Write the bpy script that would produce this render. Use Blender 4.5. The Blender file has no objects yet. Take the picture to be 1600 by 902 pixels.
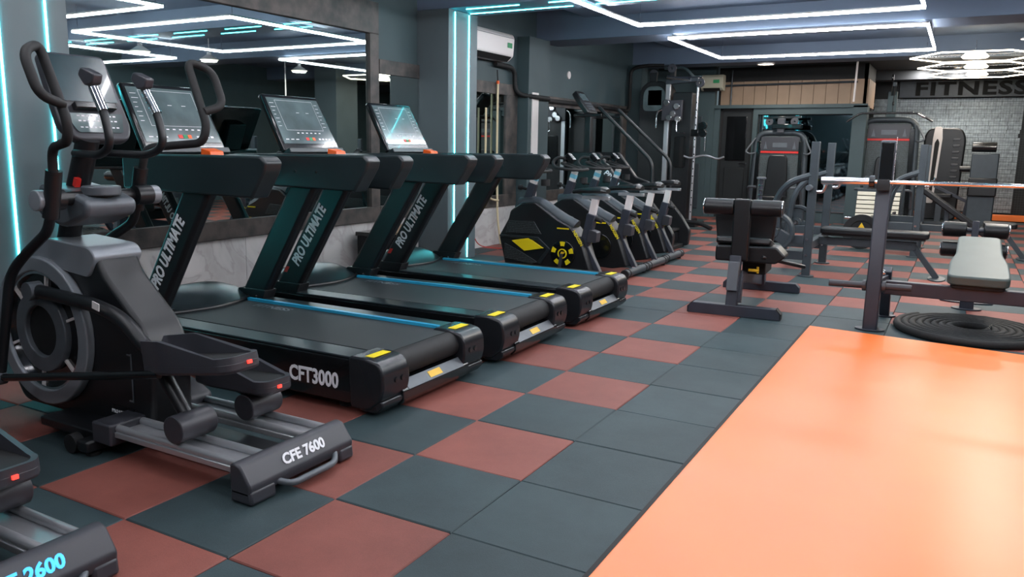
import bpy, bmesh, math, random
from mathutils import Vector, Matrix
R = math.radians
SC = bpy.context.scene
COL = SC.collection

# ------------------------------------------------------------------ camera, world, exposure
cam = bpy.data.cameras.new('camera'); camo = bpy.data.objects.new('camera', cam); COL.objects.link(camo)
yaw, pitch, roll = -.5231, .1770, .0144
Fw = Vector((math.sin(yaw)*math.cos(pitch), math.cos(yaw)*math.cos(pitch), -math.sin(pitch)))
Rt = Vector((math.cos(yaw), -math.sin(yaw), 0)); Up = Rt.cross(Fw)
R2 = Rt*math.cos(roll) + Up*math.sin(roll); U2 = -Rt*math.sin(roll) + Up*math.cos(roll)
m = Matrix((R2, U2, -Fw)).transposed().to_4x4(); m.translation = Vector((1.8508, -3.6028, 1.2759))
camo.matrix_world = m
cam.sensor_fit = 'HORIZONTAL'; cam.sensor_width = 36; cam.lens = 1257.17*36/1600
cam.shift_x = (800-765.5)/1600
cam.clip_start = .05; cam.clip_end = 60
SC.camera = camo
w = bpy.data.worlds.new('world'); SC.world = w; w.use_nodes = True
w.node_tree.nodes['Background'].inputs[0].default_value = (.3, .4, .45, 1)
w.node_tree.nodes['Background'].inputs[1].default_value = .3
SC.view_settings.view_transform = 'Standard'; SC.view_settings.look = 'None'
SC.view_settings.gamma = 1; SC.view_settings.use_curve_mapping = False
SC.view_settings.exposure = 0.52
LED_WHITE = 44.0
LED_TEAL = 22.0
PENDANT_W = 22.0

# ------------------------------------------------------------------ materials
def lin(c):
    return tuple((v/255/12.92 if v/255 <= .04045 else ((v/255+.055)/1.055)**2.4) for v in c)
MATS = {}
def mat(name, col, rough=.5, metal=0., noise=0., nscale=20., bump=0., bscale=200., spec=.5, col2=None, coat=0., emit=0., alpha=1.):
    if name in MATS: return MATS[name]
    ma = bpy.data.materials.new(name); ma.use_nodes = True; nt = ma.node_tree; b = nt.nodes['Principled BSDF']
    c = lin(col)
    b.inputs['Base Color'].default_value = (*c, 1); b.inputs['Roughness'].default_value = rough
    b.inputs['Metallic'].default_value = metal; b.inputs['Specular IOR Level'].default_value = spec
    b.inputs['Coat Weight'].default_value = coat
    if alpha < 1: b.inputs['Alpha'].default_value = alpha
    if emit: b.inputs['Emission Color'].default_value = (*c, 1); b.inputs['Emission Strength'].default_value = emit
    tc = nt.nodes.new('ShaderNodeTexCoord')
    if noise or col2:
        n = nt.nodes.new('ShaderNodeTexNoise'); n.inputs['Scale'].default_value = nscale; n.inputs['Detail'].default_value = 6
        nt.links.new(tc.outputs['Object'], n.inputs['Vector'])
        r = nt.nodes.new('ShaderNodeValToRGB'); e = r.color_ramp.elements
        e[0].position = .35; e[1].position = .65
        d = lin(col2) if col2 else tuple(min(1, v*(1+noise)) for v in c)
        a = c if col2 else tuple(v*(1-noise) for v in c)
        e[0].color = (*a, 1); e[1].color = (*d, 1)
        nt.links.new(n.outputs['Fac'], r.inputs['Fac']); nt.links.new(r.outputs['Color'], b.inputs['Base Color'])
    if bump:
        n = nt.nodes.new('ShaderNodeTexNoise'); n.inputs['Scale'].default_value = bscale; n.inputs['Detail'].default_value = 3
        nt.links.new(tc.outputs['Object'], n.inputs['Vector'])
        bp = nt.nodes.new('ShaderNodeBump'); bp.inputs['Strength'].default_value = bump; bp.inputs['Distance'].default_value = .01
        nt.links.new(n.outputs['Fac'], bp.inputs['Height']); nt.links.new(bp.outputs['Normal'], b.inputs['Normal'])
    MATS[name] = ma
    return ma
def rubber(name, col, col2):
    """granular rubber tile: speckle, broad scuffing, a little shade from tile to tile"""
    ma = bpy.data.materials.new(name); ma.use_nodes = True; nt = ma.node_tree; b = nt.nodes['Principled BSDF']
    N = nt.nodes.new; tc = N('ShaderNodeTexCoord'); g = N('ShaderNodeNewGeometry'); oi = N('ShaderNodeObjectInfo')
    n1 = N('ShaderNodeTexNoise'); n1.inputs['Scale'].default_value = 330; n1.inputs['Detail'].default_value = 2
    n2 = N('ShaderNodeTexNoise'); n2.inputs['Scale'].default_value = 2.3; n2.inputs['Detail'].default_value = 7; n2.inputs['Roughness'].default_value = .65
    nt.links.new(g.outputs['Position'], n1.inputs['Vector']); nt.links.new(g.outputs['Position'], n2.inputs['Vector'])
    r = N('ShaderNodeValToRGB'); e = r.color_ramp.elements; e[0].position = .3; e[1].position = .72
    e[0].color = (*lin(col), 1); e[1].color = (*lin(col2), 1)
    mx = N('ShaderNodeMix'); mx.data_type = 'FLOAT'; mx.inputs[0].default_value = .35
    nt.links.new(n2.outputs['Fac'], mx.inputs[2]); nt.links.new(n1.outputs['Fac'], mx.inputs[3]); nt.links.new(mx.outputs[0], r.inputs['Fac'])
    mr = N('ShaderNodeMapRange'); mr.inputs['To Min'].default_value = .86; mr.inputs['To Max'].default_value = 1.12
    nt.links.new(oi.outputs['Random'], mr.inputs['Value'])
    hv = N('ShaderNodeHueSaturation'); nt.links.new(mr.outputs['Result'], hv.inputs['Value']); nt.links.new(r.outputs['Color'], hv.inputs['Color'])
    nt.links.new(hv.outputs['Color'], b.inputs['Base Color'])
    b.inputs['Roughness'].default_value = .62; b.inputs['Specular IOR Level'].default_value = .4
    bp = N('ShaderNodeBump'); bp.inputs['Strength'].default_value = .25; bp.inputs['Distance'].default_value = .003
    nt.links.new(n1.outputs['Fac'], bp.inputs['Height']); nt.links.new(bp.outputs['Normal'], b.inputs['Normal'])
    MATS[name] = ma; return ma
def marble(name):
    ma = bpy.data.materials.new(name); ma.use_nodes = True; nt = ma.node_tree; b = nt.nodes['Principled BSDF']; N = nt.nodes.new
    g = N('ShaderNodeNewGeometry')
    n = N('ShaderNodeTexNoise'); n.inputs['Scale'].default_value = 1.6; n.inputs['Detail'].default_value = 9; n.inputs['Distortion'].default_value = 1.6
    nt.links.new(g.outputs['Position'], n.inputs['Vector'])
    r = N('ShaderNodeValToRGB'); e = r.color_ramp.elements
    e[0].position = .30; e[0].color = (*lin((176, 170, 170)), 1); e[1].position = .62; e[1].color = (*lin((206, 202, 200)), 1)
    k = r.color_ramp.elements.new(.47); k.color = (*lin((192, 190, 188)), 1)
    k = r.color_ramp.elements.new(.50); k.color = (*lin((178, 172, 172)), 1)
    k = r.color_ramp.elements.new(.53); k.color = (*lin((198, 196, 194)), 1)
    nt.links.new(n.outputs['Fac'], r.inputs['Fac']); nt.links.new(r.outputs['Color'], b.inputs['Base Color'])
    b.inputs['Roughness'].default_value = .35
    MATS[name] = ma; return ma
M_black = mat('black_plastic', (21, 23, 26), .38, noise=.12, nscale=9)
M_gloss = mat('gloss_black', (16, 18, 20), .16, coat=.3)
M_matte = mat('matte_black', (17, 18, 20), .7, noise=.2, nscale=30)
M_arm = mat('satin_black_shell', (30, 37, 40), .36, noise=.1, nscale=5)
M_frame = mat('graphite_paint', (46, 50, 60), .42, noise=.08, nscale=12)
M_steel_dk = mat('gunmetal_paint', (58, 66, 72), .42, metal=.2, noise=.08, nscale=10)
M_cap = mat('dark_satin_metal', (36, 38, 42), .27, metal=.3)
M_grey = mat('grey_plastic', (88, 94, 100), .40, metal=.15, noise=.06)
M_rim = mat('silver_grey_plastic', (132, 138, 144), .36, metal=.25)
M_midgrey = mat('mid_grey_plastic', (54, 55, 61), .40)
M_chrome = mat('chrome', (225, 225, 228), .14, metal=1)
M_alu = mat('brushed_aluminium', (186, 188, 192), .34, metal=.7, bump=.05, bscale=90)
M_belt = mat('belt_rubber', (38, 44, 46), .58, noise=.1, nscale=120, bump=.15, bscale=500)
M_rail = mat('rail_top_plastic', (34, 42, 46), .30, noise=.1, nscale=4)
M_vinyl = mat('black_vinyl', (16, 18, 21), .36, noise=.1, nscale=14, bump=.08, bscale=160)
M_padgrey = mat('grey_vinyl', (68, 82, 80), .5, noise=.06, nscale=6, bump=.06, bscale=180)
M_yellow = mat('yellow_print', (236, 214, 20), .45)
M_amber = mat('amber_sticker', (238, 190, 40), .45)
M_red = mat('red_print', (200, 40, 34), .45)
M_white = mat('white_print', (226, 226, 230), .5)
M_whitepl = mat('white_plastic', (220, 214, 212), .4)
M_green = mat('green_print', (40, 140, 90), .5)
M_orangebtn = mat('orange_button', (236, 96, 30), .4)
M_blueled = mat('blue_rail_stripe', (46, 158, 198), .35)
M_tealdeco = mat('teal_sticker', (110, 178, 200), .4)
M_wall = mat('teal_grey_paint', (60, 77, 81), .6, noise=.06, nscale=3, bump=.03, bscale=60)
M_pillar = mat('pillar_grey_paint', (90, 102, 106), .5, noise=.04, nscale=3)
M_ceil = mat('ceiling_blue_grey', (92, 108, 128), .6, noise=.04, nscale=2)
M_ceildk = mat('dark_ceiling_paint', (40, 44, 50), .7, noise=.1, nscale=3)
M_dark = mat('black_wall_paint', (22, 27, 29), .5, noise=.15, nscale=4)
M_frame_wood = mat('weathered_dark_wood', (46, 46, 46), .55, col2=(84, 76, 72), nscale=7, bump=.12, bscale=40)
M_tan = mat('tan_board', (156, 132, 110), .6, noise=.06, nscale=5)
M_mirror = mat('mirror_glass', (176, 190, 190), .012, metal=1)
M_mirror_dk = mat('tinted_mirror_glass', (120, 140, 146), .03, metal=1)
M_beige = mat('aged_beige_plastic', (170, 168, 150), .45)
M_slat = mat('cream_white_slat', (222, 216, 196), .5)
M_cream = mat('cream_hose', (214, 196, 160), .5)
M_orange = mat('orange_vinyl_mat', (255, 128, 58), .36, noise=.03, nscale=2, bump=.02, bscale=8)
M_redtile = rubber('red_rubber', (112, 62, 54), (146, 84, 74))
M_darktile = rubber('dark_rubber', (36, 50, 54), (58, 76, 80))
M_joint = mat('floor_joint', (22, 24, 25), .8)
M_marble = marble('marble_panel')
M_rope = mat('black_rope_fibre', (24, 25, 26), .75, noise=.3, nscale=90)
M_silver = mat('silver_brick', (150, 160, 164), .38, noise=.22, nscale=18, metal=.3)
M_mesh = mat('wire_mesh', (54, 62, 66), .5)
M_perf = mat('perforated_panel', (92, 100, 100), .5)
_nt = M_perf.node_tree; _v = _nt.nodes.new('ShaderNodeTexVoronoi'); _v.inputs['Scale'].default_value = 62; _v.inputs['Randomness'].default_value = .15
_tc = _nt.nodes.new('ShaderNodeTexCoord'); _nt.links.new(_tc.outputs['Object'], _v.inputs['Vector'])
_r = _nt.nodes.new('ShaderNodeValToRGB'); _r.color_ramp.elements[0].position = .42; _r.color_ramp.elements[1].position = .55
_r.color_ramp.elements[0].color = (*lin((20, 22, 24)), 1); _r.color_ramp.elements[1].color = (*lin((72, 82, 84)), 1)
_nt.links.new(_v.outputs['Distance'], _r.inputs['Fac']); _nt.links.new(_r.outputs['Color'], _nt.nodes['Principled BSDF'].inputs['Base Color'])
M_led = mat('led_white', (245, 246, 252), .4, emit=LED_WHITE)
M_ledhex = mat('led_warm_white', (255, 240, 215), .4, emit=9)
M_teal = mat('led_teal', (70, 225, 235), .4, emit=LED_TEAL)
M_lampdisc = mat('lamp_diffuser', (255, 240, 214), .5, emit=4)
M_screen = mat('console_glass', (86, 102, 104), .16, noise=.35, nscale=3, coat=.4)
M_screen_dk = mat('dark_console_glass', (36, 60, 66), .22, noise=.25, nscale=4, coat=.3)
M_redled = mat('red_indicator', (255, 60, 50), .4, emit=1.5)
M_blueglow = mat('lit_blue_letters', (60, 170, 235), .4, emit=.9)

# ------------------------------------------------------------------ mesh builder
def rotz(a): return Matrix.Rotation(a, 4, 'Z')
class MB:
    def __init__(s): s.v = []; s.f = []
    def add(s, vs, fs, M=None):
        o = len(s.v)
        s.v += [tuple(M @ Vector(p)) if M else tuple(p) for p in vs]
        s.f += [tuple(i+o for i in q) for q in fs]
        return s
    def box(s, c, d, M=None):
        x, y, z = (v/2 for v in d)
        vs = [(c[0]+a*x, c[1]+b*y, c[2]+e*z) for a in (-1, 1) for b in (-1, 1) for e in (-1, 1)]
        return s.add(vs, [(0,1,3,2),(4,6,7,5),(0,4,5,1),(2,3,7,6),(0,2,6,4),(1,5,7,3)], M)
    def bb(s, x0, x1, y0, y1, z0, z1, M=None):
        return s.box(((x0+x1)/2, (y0+y1)/2, (z0+z1)/2), (abs(x1-x0), abs(y1-y0), abs(z1-z0)), M)
    def beam(s, p, q, wd, ht, up=(0, 0, 1), M=None):
        """rectangular bar from p to q"""
        p, q = Vector(p), Vector(q); d = (q-p).normalized(); u = Vector(up)
        sd = d.cross(u)
        if sd.length < 1e-4: sd = d.cross(Vector((1, 0, 0)))
        sd.normalize(); u = sd.cross(d)
        vs = [e + sd*a*wd/2 + u*b*ht/2 for e in (p, q) for a, b in ((-1,-1),(1,-1),(1,1),(-1,1))]
        return s.add(vs, [(0,3,2,1),(4,5,6,7),(0,1,5,4),(1,2,6,5),(2,3,7,6),(3,0,4,7)], M)
    def cyl(s, p, q, r, n=16, r2=None, M=None, cap=True):
        p, q = Vector(p), Vector(q); d = (q-p).normalized()
        a = d.orthogonal().normalized(); b = d.cross(a); r2 = r if r2 is None else r2
        vs = [p + (a*math.cos(t)+b*math.sin(t))*r for t in (2*math.pi*i/n for i in range(n))]
        vs += [q + (a*math.cos(t)+b*math.sin(t))*r2 for t in (2*math.pi*i/n for i in range(n))]
        fs = [(i, (i+1) % n, n+(i+1) % n, n+i) for i in range(n)]
        if cap: fs += [tuple(range(n-1, -1, -1)), tuple(range(n, 2*n))]
        return s.add(vs, fs, M)
    def ring(s, c, ax, r0, r1, t, n=28, M=None, a0=0, a1=2*math.pi):
        """flat annulus of thickness t along ax, r0..r1"""
        c = Vector(c); d = Vector(ax).normalized(); a = d.orthogonal().normalized(); b = d.cross(a)
        if abs(d.y) > .9: a = Vector((1, 0, 0)); b = Vector((0, 0, 1))
        if abs(d.x) > .9: a = Vector((0, 1, 0)); b = Vector((0, 0, 1))
        if abs(d.z) > .9: a = Vector((1, 0, 0)); b = Vector((0, 1, 0))
        full = abs(a1-a0-2*math.pi) < 1e-6; k = n if full else n+1
        vs = []
        for i in range(k):
            u = a0+(a1-a0)*i/n; e = a*math.cos(u)+b*math.sin(u)
            vs += [c+e*r0-d*t/2, c+e*r1-d*t/2, c+e*r1+d*t/2, c+e*r0+d*t/2]
        fs = []
        for i in range(n):
            j = (i+1) % k
            for q in range(4): fs.append((4*i+q, 4*i+(q+1) % 4, 4*j+(q+1) % 4, 4*j+q))
        if not full: fs += [(3, 2, 1, 0), (4*n, 4*n+1, 4*n+2, 4*n+3)]
        return s.add(vs, fs, M)
    def tube(s, pts, r, n=10, closed=False, M=None, fil=0, rs=None):
        P = [Vector(p) for p in pts]
        if fil: P = fillet(P, fil, closed)
        k = len(P); vs = []; prev = None
        for i in range(k):
            if closed: d = P[(i+1) % k]-P[i-1]
            else: d = P[min(i+1, k-1)]-P[max(i-1, 0)]
            d.normalize()
            if prev is None: a = d.orthogonal().normalized()
            else:
                a = prev - d*prev.dot(d)
                a = a.normalized() if a.length > 1e-5 else d.orthogonal().normalized()
            prev = a; b = d.cross(a); rr = r if rs is None else rs[i*len(rs)//k]
            vs += [P[i]+(a*math.cos(2*math.pi*j/n)+b*math.sin(2*math.pi*j/n))*rr for j in range(n)]
        fs = []
        for i in range(k if closed else k-1):
            i2 = (i+1) % k
            for j in range(n): fs.append((i*n+j, i*n+(j+1) % n, i2*n+(j+1) % n, i2*n+j))
        if not closed: fs += [tuple(range(n-1, -1, -1)), tuple((k-1)*n+j for j in range(n))]
        return s.add(vs, fs, M)
    def prism(s, poly, a0, a1, ax='y', M=None):
        """extrude a 2-D outline: ax y -> outline is (x,z); x -> (y,z); z -> (x,y)"""
        def P(u, v, a): return (u, a, v) if ax == 'y' else ((a, u, v) if ax == 'x' else (u, v, a))
        n = len(poly)
        vs = [P(u, v, a0) for u, v in poly] + [P(u, v, a1) for u, v in poly]
        fs = [tuple(range(n-1, -1, -1)), tuple(range(n, 2*n))] + [(i, (i+1) % n, n+(i+1) % n, n+i) for i in range(n)]
        return s.add(vs, fs, M)
    def lathe(s, prof, c, ax='z', n=24, M=None):
        vs = []; k = len(prof)
        for i in range(n):
            t = 2*math.pi*i/n
            for r, h in prof:
                x, y = r*math.cos(t), r*math.sin(t)
                p = (x, y, h) if ax == 'z' else ((x, h, y) if ax == 'y' else (h, x, y))
                vs.append((c[0]+p[0], c[1]+p[1], c[2]+p[2]))
        fs = [(i*k+j, ((i+1) % n)*k+j, ((i+1) % n)*k+j+1, i*k+j+1) for i in range(n) for j in range(k-1)]
        return s.add(vs, fs, M)
    def mesh(s, name, ma):
        me = bpy.data.meshes.new(name); me.from_pydata(s.v, [], s.f); me.update()
        bm = bmesh.new(); bm.from_mesh(me); bmesh.ops.recalc_face_normals(bm, faces=bm.faces); bm.to_mesh(me); bm.free()
        for p in me.polygons: p.use_smooth = True
        me.set_sharp_from_angle(angle=R(38))
        me.materials.append(ma)
        return me
def fillet(P, r, closed=False, n=5):
    out = []; k = len(P)
    for i in range(k):
        if not closed and i in (0, k-1): out.append(P[i]); continue
        a, b, c = P[i-1], P[i], P[(i+1) % k]
        d1, d2 = (a-b), (c-b); q = min(r, d1.length*.48, d2.length*.48)
        s0 = b+d1.normalized()*q; s1 = b+d2.normalized()*q
        for j in range(n+1):
            t = j/n; out.append(s0*(1-t)**2 + b*2*t*(1-t) + s1*t*t)
    return out
def rpoly(pts, r, n=4):
    return [(p.x, p.y) for p in fillet([Vector((a, b, 0)) for a, b in pts], r, True, n)]
def sqr(cx, cz, hx, hz, r):
    return rpoly([(cx-hx, cz-hz), (cx+hx, cz-hz), (cx+hx, cz+hz), (cx-hx, cz+hz)], r)
def link(name, data, parent=None):
    o = bpy.data.objects.new(name, data); COL.objects.link(o)
    if parent: o.parent = parent
    return o
def part(name, mb, ma, parent=None, bev=0, label=None, kind=None, seg=2):
    o = link(name, mb.mesh(name, ma), parent)
    if bev:
        b = o.modifiers.new('bevel', 'BEVEL'); b.width = bev; b.segments = seg; b.limit_method = 'ANGLE'; b.angle_limit = R(50); b.harden_normals = False
    if label: o['label'] = label
    if kind: o['kind'] = kind
    return o
def struct(name, mb, ma, bev=0):
    o = part(name, mb, ma, None, bev); o['kind'] = 'structure'; return o
def tag(o, label, cat, group=None):
    o['label'] = label; o['category'] = cat
    if group: o['group'] = group
    return o
def thing(name, label, cat, loc=(0, 0, 0), rz=0, group=None):
    o = link(name, None); o.location = loc; o.rotation_euler = (0, 0, rz); o.empty_display_size = .1
    return tag(o, label, cat, group)
def dup(root, label, loc=None, rz=None):
    r = root.copy(); COL.objects.link(r); r['label'] = label
    if loc is not None: r.location = loc
    if rz is not None: r.rotation_euler = (0, 0, rz)
    for ch in list(root.children):
        c = ch.copy(); COL.objects.link(c); c.parent = r
        for g in list(ch.children):
            d = g.copy(); COL.objects.link(d); d.parent = c
    return r
def text_mesh(txt, size, ext=.0015, bold=0., shear=0., space=1.):
    cu = bpy.data.curves.new('lettering', 'FONT'); cu.body = txt; cu.size = size; cu.extrude = ext; cu.offset = bold; cu.shear = shear
    cu.align_x = 'CENTER'; cu.align_y = 'CENTER'; cu.resolution_u = 3; cu.space_character = space
    o = bpy.data.objects.new('tmp', cu); COL.objects.link(o)
    dg = bpy.context.evaluated_depsgraph_get(); dg.update()
    me = bpy.data.meshes.new_from_object(o.evaluated_get(dg)); bpy.data.objects.remove(o); bpy.data.curves.remove(cu)
    return me
def text(name, txt, size, ma, parent, origin, xdir, ydir, bold=0., shear=0., sx=1., space=1., ext=.0015):
    me = text_mesh(txt, size, ext, bold, shear, space); me.materials.clear(); me.materials.append(ma)
    o = link(name, me, parent)
    X = Vector(xdir).normalized(); Y = Vector(ydir).normalized(); Z = X.cross(Y).normalized(); Y = Z.cross(X)
    mm = Matrix((X*sx, Y, Z)).transposed().to_4x4(); mm.translation = Vector(origin)
    me.transform(mm)
    return o
# ------------------------------------------------------------------ structure
XW = -3.3
# floor: bedding slab with individual rubber tiles, 0.5 m square
floor = struct('floor', MB().bb(-3.35, 5.6, -5.1, 15.0, -.12, -.012), M_joint)
def tile_mesh(name, ma):
    h = .2485; c = .004
    v = []
    for z, q in ((-.03, h), (-.004, h), (0, h-c)): v += [(-q, -q, z), (q, -q, z), (q, q, z), (-q, q, z)]
    f = [(8, 9, 10, 11)]
    for k in (0, 4): f += [(k+i, k+(i+1) % 4, k+4+(i+1) % 4, k+4+i) for i in range(4)]
    me = bpy.data.meshes.new(name); me.from_pydata(v, [], f); me.materials.append(ma); return me
TR, TD = tile_mesh('red_tile', M_redtile), tile_mesh('dark_tile', M_darktile)
random.seed(4)
def is_red(u, v):
    if u >= 1 and v < 5: return False
    if u == 2 and v < 6: return False
    p = (u+v) % 2 == 0
    return (not p) if v >= 5 else p
cells = []
for u in range(-7, 11):
    for v in range(-10, 30):
        x, y = u*.5+.25, v*.5+.25
        if x > 1.02 and y < 2.2 and x < 3.6: continue          # under the orange mat
        if y > 14.2: continue
        d = math.hypot(x-1.85, y+3.6)
        ang = math.atan2(-(x-1.85), y+3.6)
        seen = -.12 < ang < 1.15 and x > -3.4 and not (x > 2.6)
        hid = (-2.3 < x < -.5 and -.6 < y < 2.3 and not (0.15 < y < .4)) or (x < -2.6 and y < 2.5)
        cells.append((0 if seen and not hid else 1, d, u, v, x, y))
cells.sort()
rest = {True: MB(), False: MB()}
for i, (k, d, u, v, x, y) in enumerate(cells):
    red = is_red(u, v); dz = random.uniform(-.0016, .0012)
    if i < 296:
        o = link('tile', TR if red else TD, floor); o.location = (x+random.uniform(-.001, .001), y+random.uniform(-.001, .001), dz)
        o.rotation_euler = (0, 0, random.uniform(-.003, .003))
    else:
        me = TR if red else TD
        rest[red].add([(q.co.x+x, q.co.y+y, q.co.z+dz) for q in me.vertices], [tuple(p.vertices) for p in me.polygons])
part('red_tile_field', rest[True], M_redtile, floor, kind='stuff')
part('dark_tile_field', rest[False], M_darktile, floor, kind='stuff')

# orange vinyl mat with a dark edge strip
matg = thing('floor_mat', 'large bright orange vinyl exercise mat on the floor at lower right', 'mat', (1.0, 0, 0))
mp = [(.013, -4.9), (2.5, -4.9), (2.5, 2.22), (1.08, 2.39), (.013, 2.505)]
part('mat_surface', MB().prism(mp, .001, .016, 'z'), M_orange, matg, .004)
part('edge_strip', MB().prism([(-.006, -4.9), (.0125, -4.9), (.0125, 2.51), (2.5, 2.225), (2.5, 2.245), (-.006, 2.535)], .001, .010, 'z'), M_matte, matg)

# walls
struct('wall_left', MB().bb(-3.5, XW, -5.1, 10.25, -.05, 3.4), M_wall)
struct('wall_back_left', MB().bb(-3.3, -2.2, 11.6, 11.75, -.05, 2.9).bb(-3.5, -3.3, 10.2, 11.75, -.05, 2.9), M_wall)
struct('wall_near', MB().bb(-3.5, 5.7, -5.25, -5.1, -.05, 3.4), M_wall)
struct('wall_right', MB().bb(5.5, 5.7, -5.1, 15.0, -.05, 3.4), M_wall)
struct('wall_far', MB().bb(-2.3, 5.6, 14.8, 15.0, -.05, 3.4), M_dark)
# partition with door and mirror (y 11.7), thick grey surround at its right end
struct('wall_partition', MB().bb(-1.5, -1.42, 11.65, 11.85, 0, 2.02).bb(-1.42, .16, 11.65, 11.85, 0, .16).bb(-1.42, .16, 11.65, 11.85, 1.88, 2.02)
       .bb(.16, .38, 11.6, 11.95, 0, 2.02).bb(-2.25, -2.10, 11.65, 11.85, 0, 2.02).bb(-2.2, .38, 11.6, 11.66, 1.99, 2.05), M_wall)
bd = struct('wall_upper', MB().bb(-2.25, .30, 12.05, 12.12, 2.0, 2.75).bb(.24, .30, 12.05, 13.4, 2.0, 2.75), M_matte)
for i in range(12):
    part('board', MB().bb(-2.2+i*.205, -2.2+i*.205+.199, 12.02, 12.05, 2.02, 2.49), M_tan, bd, .003)
for i in range(5):
    part('board', MB().bb(.30, .33, 12.07+i*.22, 12.07+i*.22+.214, 2.02, 2.49), M_tan, bd, .003)
d1 = struct('door_1', MB().bb(-2.10, -1.5, 11.74, 11.79, 0, 1.99), M_dark)
part('door_panel', MB().bb(-1.98, -1.62, 11.72, 11.74, 1.05, 1.85), M_gloss, d1, .006)
part('door_panel', MB().bb(-1.98, -1.62, 11.72, 11.74, .15, .92), M_dark, d1, .006)
part('door_frame', MB().bb(-2.12, -2.06, 11.70, 11.74, 0, 2.0).bb(-1.54, -1.48, 11.70, 11.74, 0, 2.0).bb(-2.12, -1.48, 11.70, 11.74, 1.95, 2.01), M_matte, d1, .004)
part('door_handle', MB().cyl((-1.60, 11.70, 1.0), (-1.60, 11.74, 1.0), .02).bb(-1.71, -1.59, 11.685, 11.70, .99, 1.01), M_chrome, d1)
# tall panel door in the left rear wall
d2 = struct('door_2', MB().bb(-2.95, -2.30, 11.56, 11.62, 0, 2.0), M_wall)
part('door_panel', MB().bb(-2.85, -2.40, 11.54, 11.56, 1.1, 1.85), M_steel_dk, d2, .006)
part('door_panel', MB().bb(-2.85, -2.40, 11.54, 11.56, .15, .98), M_steel_dk, d2, .006)

# ceiling: panel ceiling, dark recess along the left wall, cross beams
struct('ceiling', MB().bb(-2.59, 5.6, -5.1, 10.2, 2.93, 3.05), M_ceil)
struct('ceiling_recess', MB().bb(-3.3, -2.59, -5.1, 10.2, 3.3, 3.4).bb(-2.605, -2.592, -5.1, 10.2, 2.94, 3.35), M_ceildk)
struct('ceiling_rear', MB().bb(-3.5, 5.6, 10.74, 15.0, 2.78, 2.9), M_ceildk)
def beam(n, y0, y1, z0=2.66):
    struct('trim_%d' % n, MB().bb(XW, 5.5, y0, y1, z0, 3.38), M_ceil, .004)
beam(1, 6.49, 7.15); beam(2, 10.2, 10.75); beam(3, 3.70, 4.28); beam(4, -1.20, -.58)
struct('trim_5', MB().bb(-1.6, 5.5, 13.9, 14.4, 2.60, 2.79), M_ceildk)
# pillars on the left wall, corner pilaster, off-side pillar
def pillar(n, x0, x1, y0, y1, z1=2.66):
    return struct('trim_%d' % n, MB().bb(x0, x1, y0, y1, 0, z1), M_pillar, .006)
pillar(6, XW, -2.9, 3.70, 4.28); pillar(7, XW, -2.9, -1.15, -.51)
pillar(8, 3.2, 3.8, 9.9, 10.6, 2.93)
struct('trim_9', MB().bb(XW, -3.12, 5.95, 6.55, 0, 2.66), M_wall, .004)
struct('trim_10', MB().bb(XW, -3.05, 10.0, 10.3, 0, 2.66), M_wall, .004)
struct('trim_11', MB().bb(XW+.001, -3.285, 6.05, 6.20, 0, 2.0).bb(-3.12, -3.105, 6.04, 6.22, 0.05, 1.96), M_whitepl, .002)

# marble wainscot panels (separate slabs)
wl = bpy.data.objects['wall_left']
for y0, y1 in ((-.56, 1.18), (1.183, 2.95), (2.953, 3.69), (4.29, 5.2), (5.203, 5.94), (6.56, 8.3), (8.303, 10.0)):
    part('marble_panel', MB().bb(XW, XW+.02, y0, y1, 0.0, .49), M_marble, wl, .003)

# framed wall mirrors
def wall_mirror(label, y0, y1, z0, z1, fb, ft, fl, fr, proud=.05):
    t = thing('wall_mirror', label, 'mirror', (XW, (y0+y1)/2, z0-fb), 0, 'framed mirrors on the left wall')
    h = (y1-y0)/2; b = fb; H = z1-z0
    part('glass', MB().bb(.012, .018, -h, h, b, b+H), M_mirror, t)
    part('frame_rail', MB().bb(.001, proud, -h-fl, h+fr, 0, b), M_frame_wood, t, .004)
    part('frame_rail', MB().bb(.001, proud, -h-fl, h+fr, b+H, b+H+ft), M_frame_wood, t, .004)
    if fl: part('frame_stile', MB().bb(.001, proud-.002, -h-fl, -h, b, b+H), M_frame_wood, t, .004)
    if fr: part('frame_stile', MB().bb(.001, proud-.002, h, h+fr, b, b+H), M_frame_wood, t, .004)
    return t
wall_mirror('large framed wall mirror behind the treadmills', -.44, 2.84, .64, 2.33, .15, .30, .06, .14)
wall_mirror('narrow framed mirror strip between the treadmill mirror and the lit pillar', 3.0, 3.69, .64, 1.96, .15, .14, .0, .0, .04)
wall_mirror('framed wall mirror under the white air conditioner', 4.29, 5.62, .64, 1.90, .15, .14, .0, .30, .04)
wall_mirror('framed wall mirror behind the exercise bikes and stair climber', 6.75, 9.75, .64, 1.82, .15, .14, .16, .2, .04)
pm = thing('partition_mirror', 'tinted mirror set in the far partition behind the weight stack machine', 'mirror', (-.63, 11.78, .16))
part('glass', MB().bb(-.78, .78, 0, .02, .012, 1.71), M_mirror_dk, pm)
part('frame', MB().bb(-.79, -.775, -.03, 0, 0, 1.72).bb(.775, .79, -.03, 0, 0, 1.72).bb(-.775, .775, -.03, 0, 0, .015).bb(-.775, .775, -.03, 0, 1.705, 1.72), M_matte, pm)

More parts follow.
